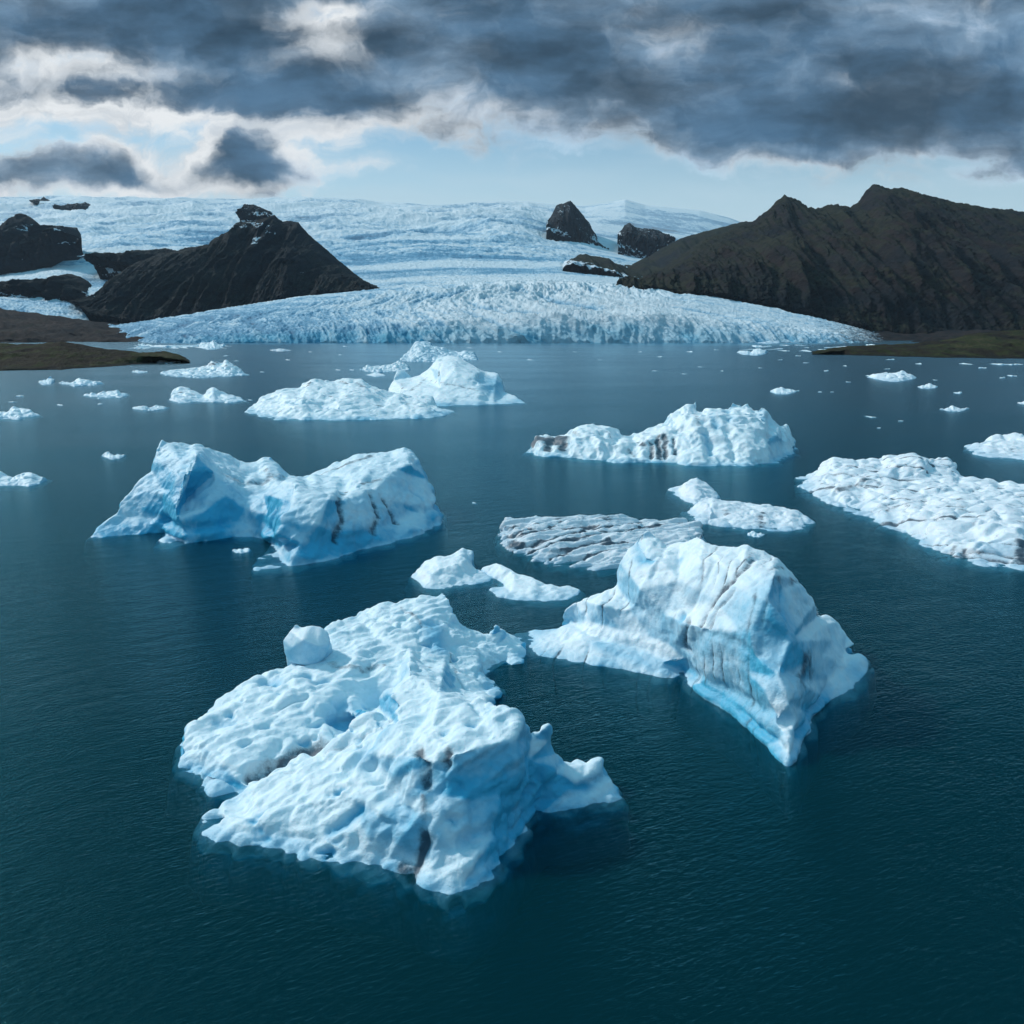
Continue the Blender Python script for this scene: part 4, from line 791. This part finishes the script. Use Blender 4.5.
small('small pale floe at far left, first of the row beside the left spit', 38, 55, 376, 386, 201)
small('long thin blue floe just beside the small pale one at far left', 59, 104, 378.5, 387, 202)
small('thin flat blue floe between the left spit and the two-humped iceberg', 82, 130, 390.5, 399, 203)
small('thin low floe below the two-humped iceberg', 133, 169, 404.5, 411, 204)
small('jagged grey-blue floe at the left picture edge below the spit', -22, 41, 407, 421, 205)
small('elongated smooth blue floe at the left picture edge, left of the saddle-backed iceberg', -30, 48, 470, 489, 206, peaks=[(.95, .5), (.8, .75), (.66, .7), (.58, .3), (.5, .5), (.35, .9), (.15, .6)])
small('tiny lone blue floe with a dark top above the saddle-backed iceberg', 101, 126, 450.5, 460, 207, dirt=True)
small('sliver of ice floating in front of the saddle-backed iceberg', 232, 251, 547, 554, 208)
small('little round white floe between the long speckled floe and the tall wedge', 747, 766, 530, 538, 209)
small('bright white humped floe near the right spit', 867, 917, 371, 382, 210, ICE_SNOW, peaks=[(.85, .6), (.7, .95), (.5, .7), (.3, .65), (.12, .55)])
small('small flat white floe right of the humped one', 917, 938, 383.5, 389.5, 211, ICE_SNOW)
small('thin double floe below the right spit', 939, 969, 405.5, 412, 212, ICE_SNOW)
small('small peaked white floe above the jagged fluted iceberg', 770, 797, 387, 395, 213)
small('flat blue-white floe close to the far right shore', 737, 768, 348.5, 356, 214)
small('tiny white floe at the right picture edge', 1017, 1030, 401, 404.5, 215, ICE_SNOW)
small('bright low floe at the foot of the glacier cliff on the right', 745, 790, 337.5, 344.2, 216, ICE_SNOW)
small('blue block drifting by the left end of the glacier front', 197, 226, 340, 350.3, 217)
small('low blue floe beside the spit tip on the left', 132, 148, 369.5, 373.5, 218)
small('flat pale floe off the tip of the left spit', 155, 180, 360.2, 363.6, 219)
small('dark speck floe off the glacier front, left', 270, 292, 348.3, 351.8, 220, ICE_DIRTY)

# brash ice and growlers: one source per band, copied
rng = random.Random(77)
def scatter(label, group, spots, seed, m=ICE_FAR):
    src = None
    for i, (px, py, wp) in enumerate(spots):
        x, y, _ = ground(px, py)
        if src is None:
            src = small(label, px - wp / 2, px + wp / 2, py - wp * .3, py, seed, m, group=group); w0 = wp * ground(px, py)[1]; src_off = (src.location.x, src.location.y); continue
        o = src.copy(); C.collection.objects.link(o)
        s_ = wp * y / w0
        o.location = (x, y, 0); o.scale = (s_ * rng.uniform(.8, 1.2), s_ * rng.uniform(.8, 1.6), s_ * rng.uniform(.6, 1.3)); o.rotation_euler = (0, 0, rng.uniform(-.5, .5) + (math.pi if rng.random() < .5 else 0))
scatter('tiny white ice fragment adrift on the open water of the right half', 'ice fragments on the right half of the lagoon',
        [(958, 394, 9), (848, 382, 5), (796, 391, 5), (871, 417, 7), (901, 421, 4), (879, 428, 4), (826, 371, 6), (868, 376, 4), (887, 369, 4), (919, 364, 7), (965, 364, 8), (983, 368, 7), (1000, 364.5, 10), (1012, 364.8, 9), (1019, 364.5, 6), (890, 359.6, 6), (798, 356, 5), (806, 363, 4), (820, 392, 5), (832, 392, 4), (1002, 378, 6), (1012, 376, 7), (935, 380, 4), (700, 367, 5), (722, 371, 4), (684, 374, 4), (760, 368, 4), (640, 352, 4), (660, 357, 5), (690, 352, 6), (716, 350, 5), (655, 371, 4), (600, 360, 4), (575, 352, 4), (845, 366, 4), (780, 360, 4)], 301)
scatter('tiny bluish ice fragment adrift on the open water of the left half', 'ice fragments on the left half of the lagoon',
        [(119, 398, 8), (262, 372, 4), (226, 356, 5), (236, 361, 4), (340, 355, 5), (288, 360, 4), (338, 370, 5), (352, 370, 5), (345, 346.5, 5), (20, 396, 7), (12, 402, 5), (100, 404, 5), (474, 503, 4), (142, 363, 6), (310, 352, 4), (500, 352, 5), (530, 360, 4), (470, 348, 4), (250, 400, 4), (60, 405, 5)], 302)
# belt of brash along the glacier front
sp_ = [(rng.uniform(140, 215), rng.uniform(345.3, 348.5), rng.uniform(5, 13)) for _ in range(22)] 
scatter('chunk of pale brash ice in the belt at the left end of the glacier front', 'brash ice at the left end of the glacier front', sp_, 303)
sp_ = [(rng.uniform(745, 880), rng.uniform(345.3, 351.5), rng.uniform(3, 10)) for _ in range(34)]
scatter('chunk of white brash ice in the belt between the glacier and the right spit', 'brash ice between the glacier and the right spit', sp_, 304)

# ------------------------------------------------------------------ haze
mh, th = mat('haze_air')
pv = th.n('ShaderNodeVolumePrincipled', {'Color': c4(.62, .78, .95), 'Density': 2.0e-5, 'Anisotropy': .0})
th.n('ShaderNodeOutputMaterial', {1: pv.outputs[0]})
HAZE = True
if HAZE:
    tag(box('haze', -17000, 17000, -2500, 25000, -13, 1300, mh), 'thin pale blue air between the camera and the far ice field', 'haze', kind='stuff')
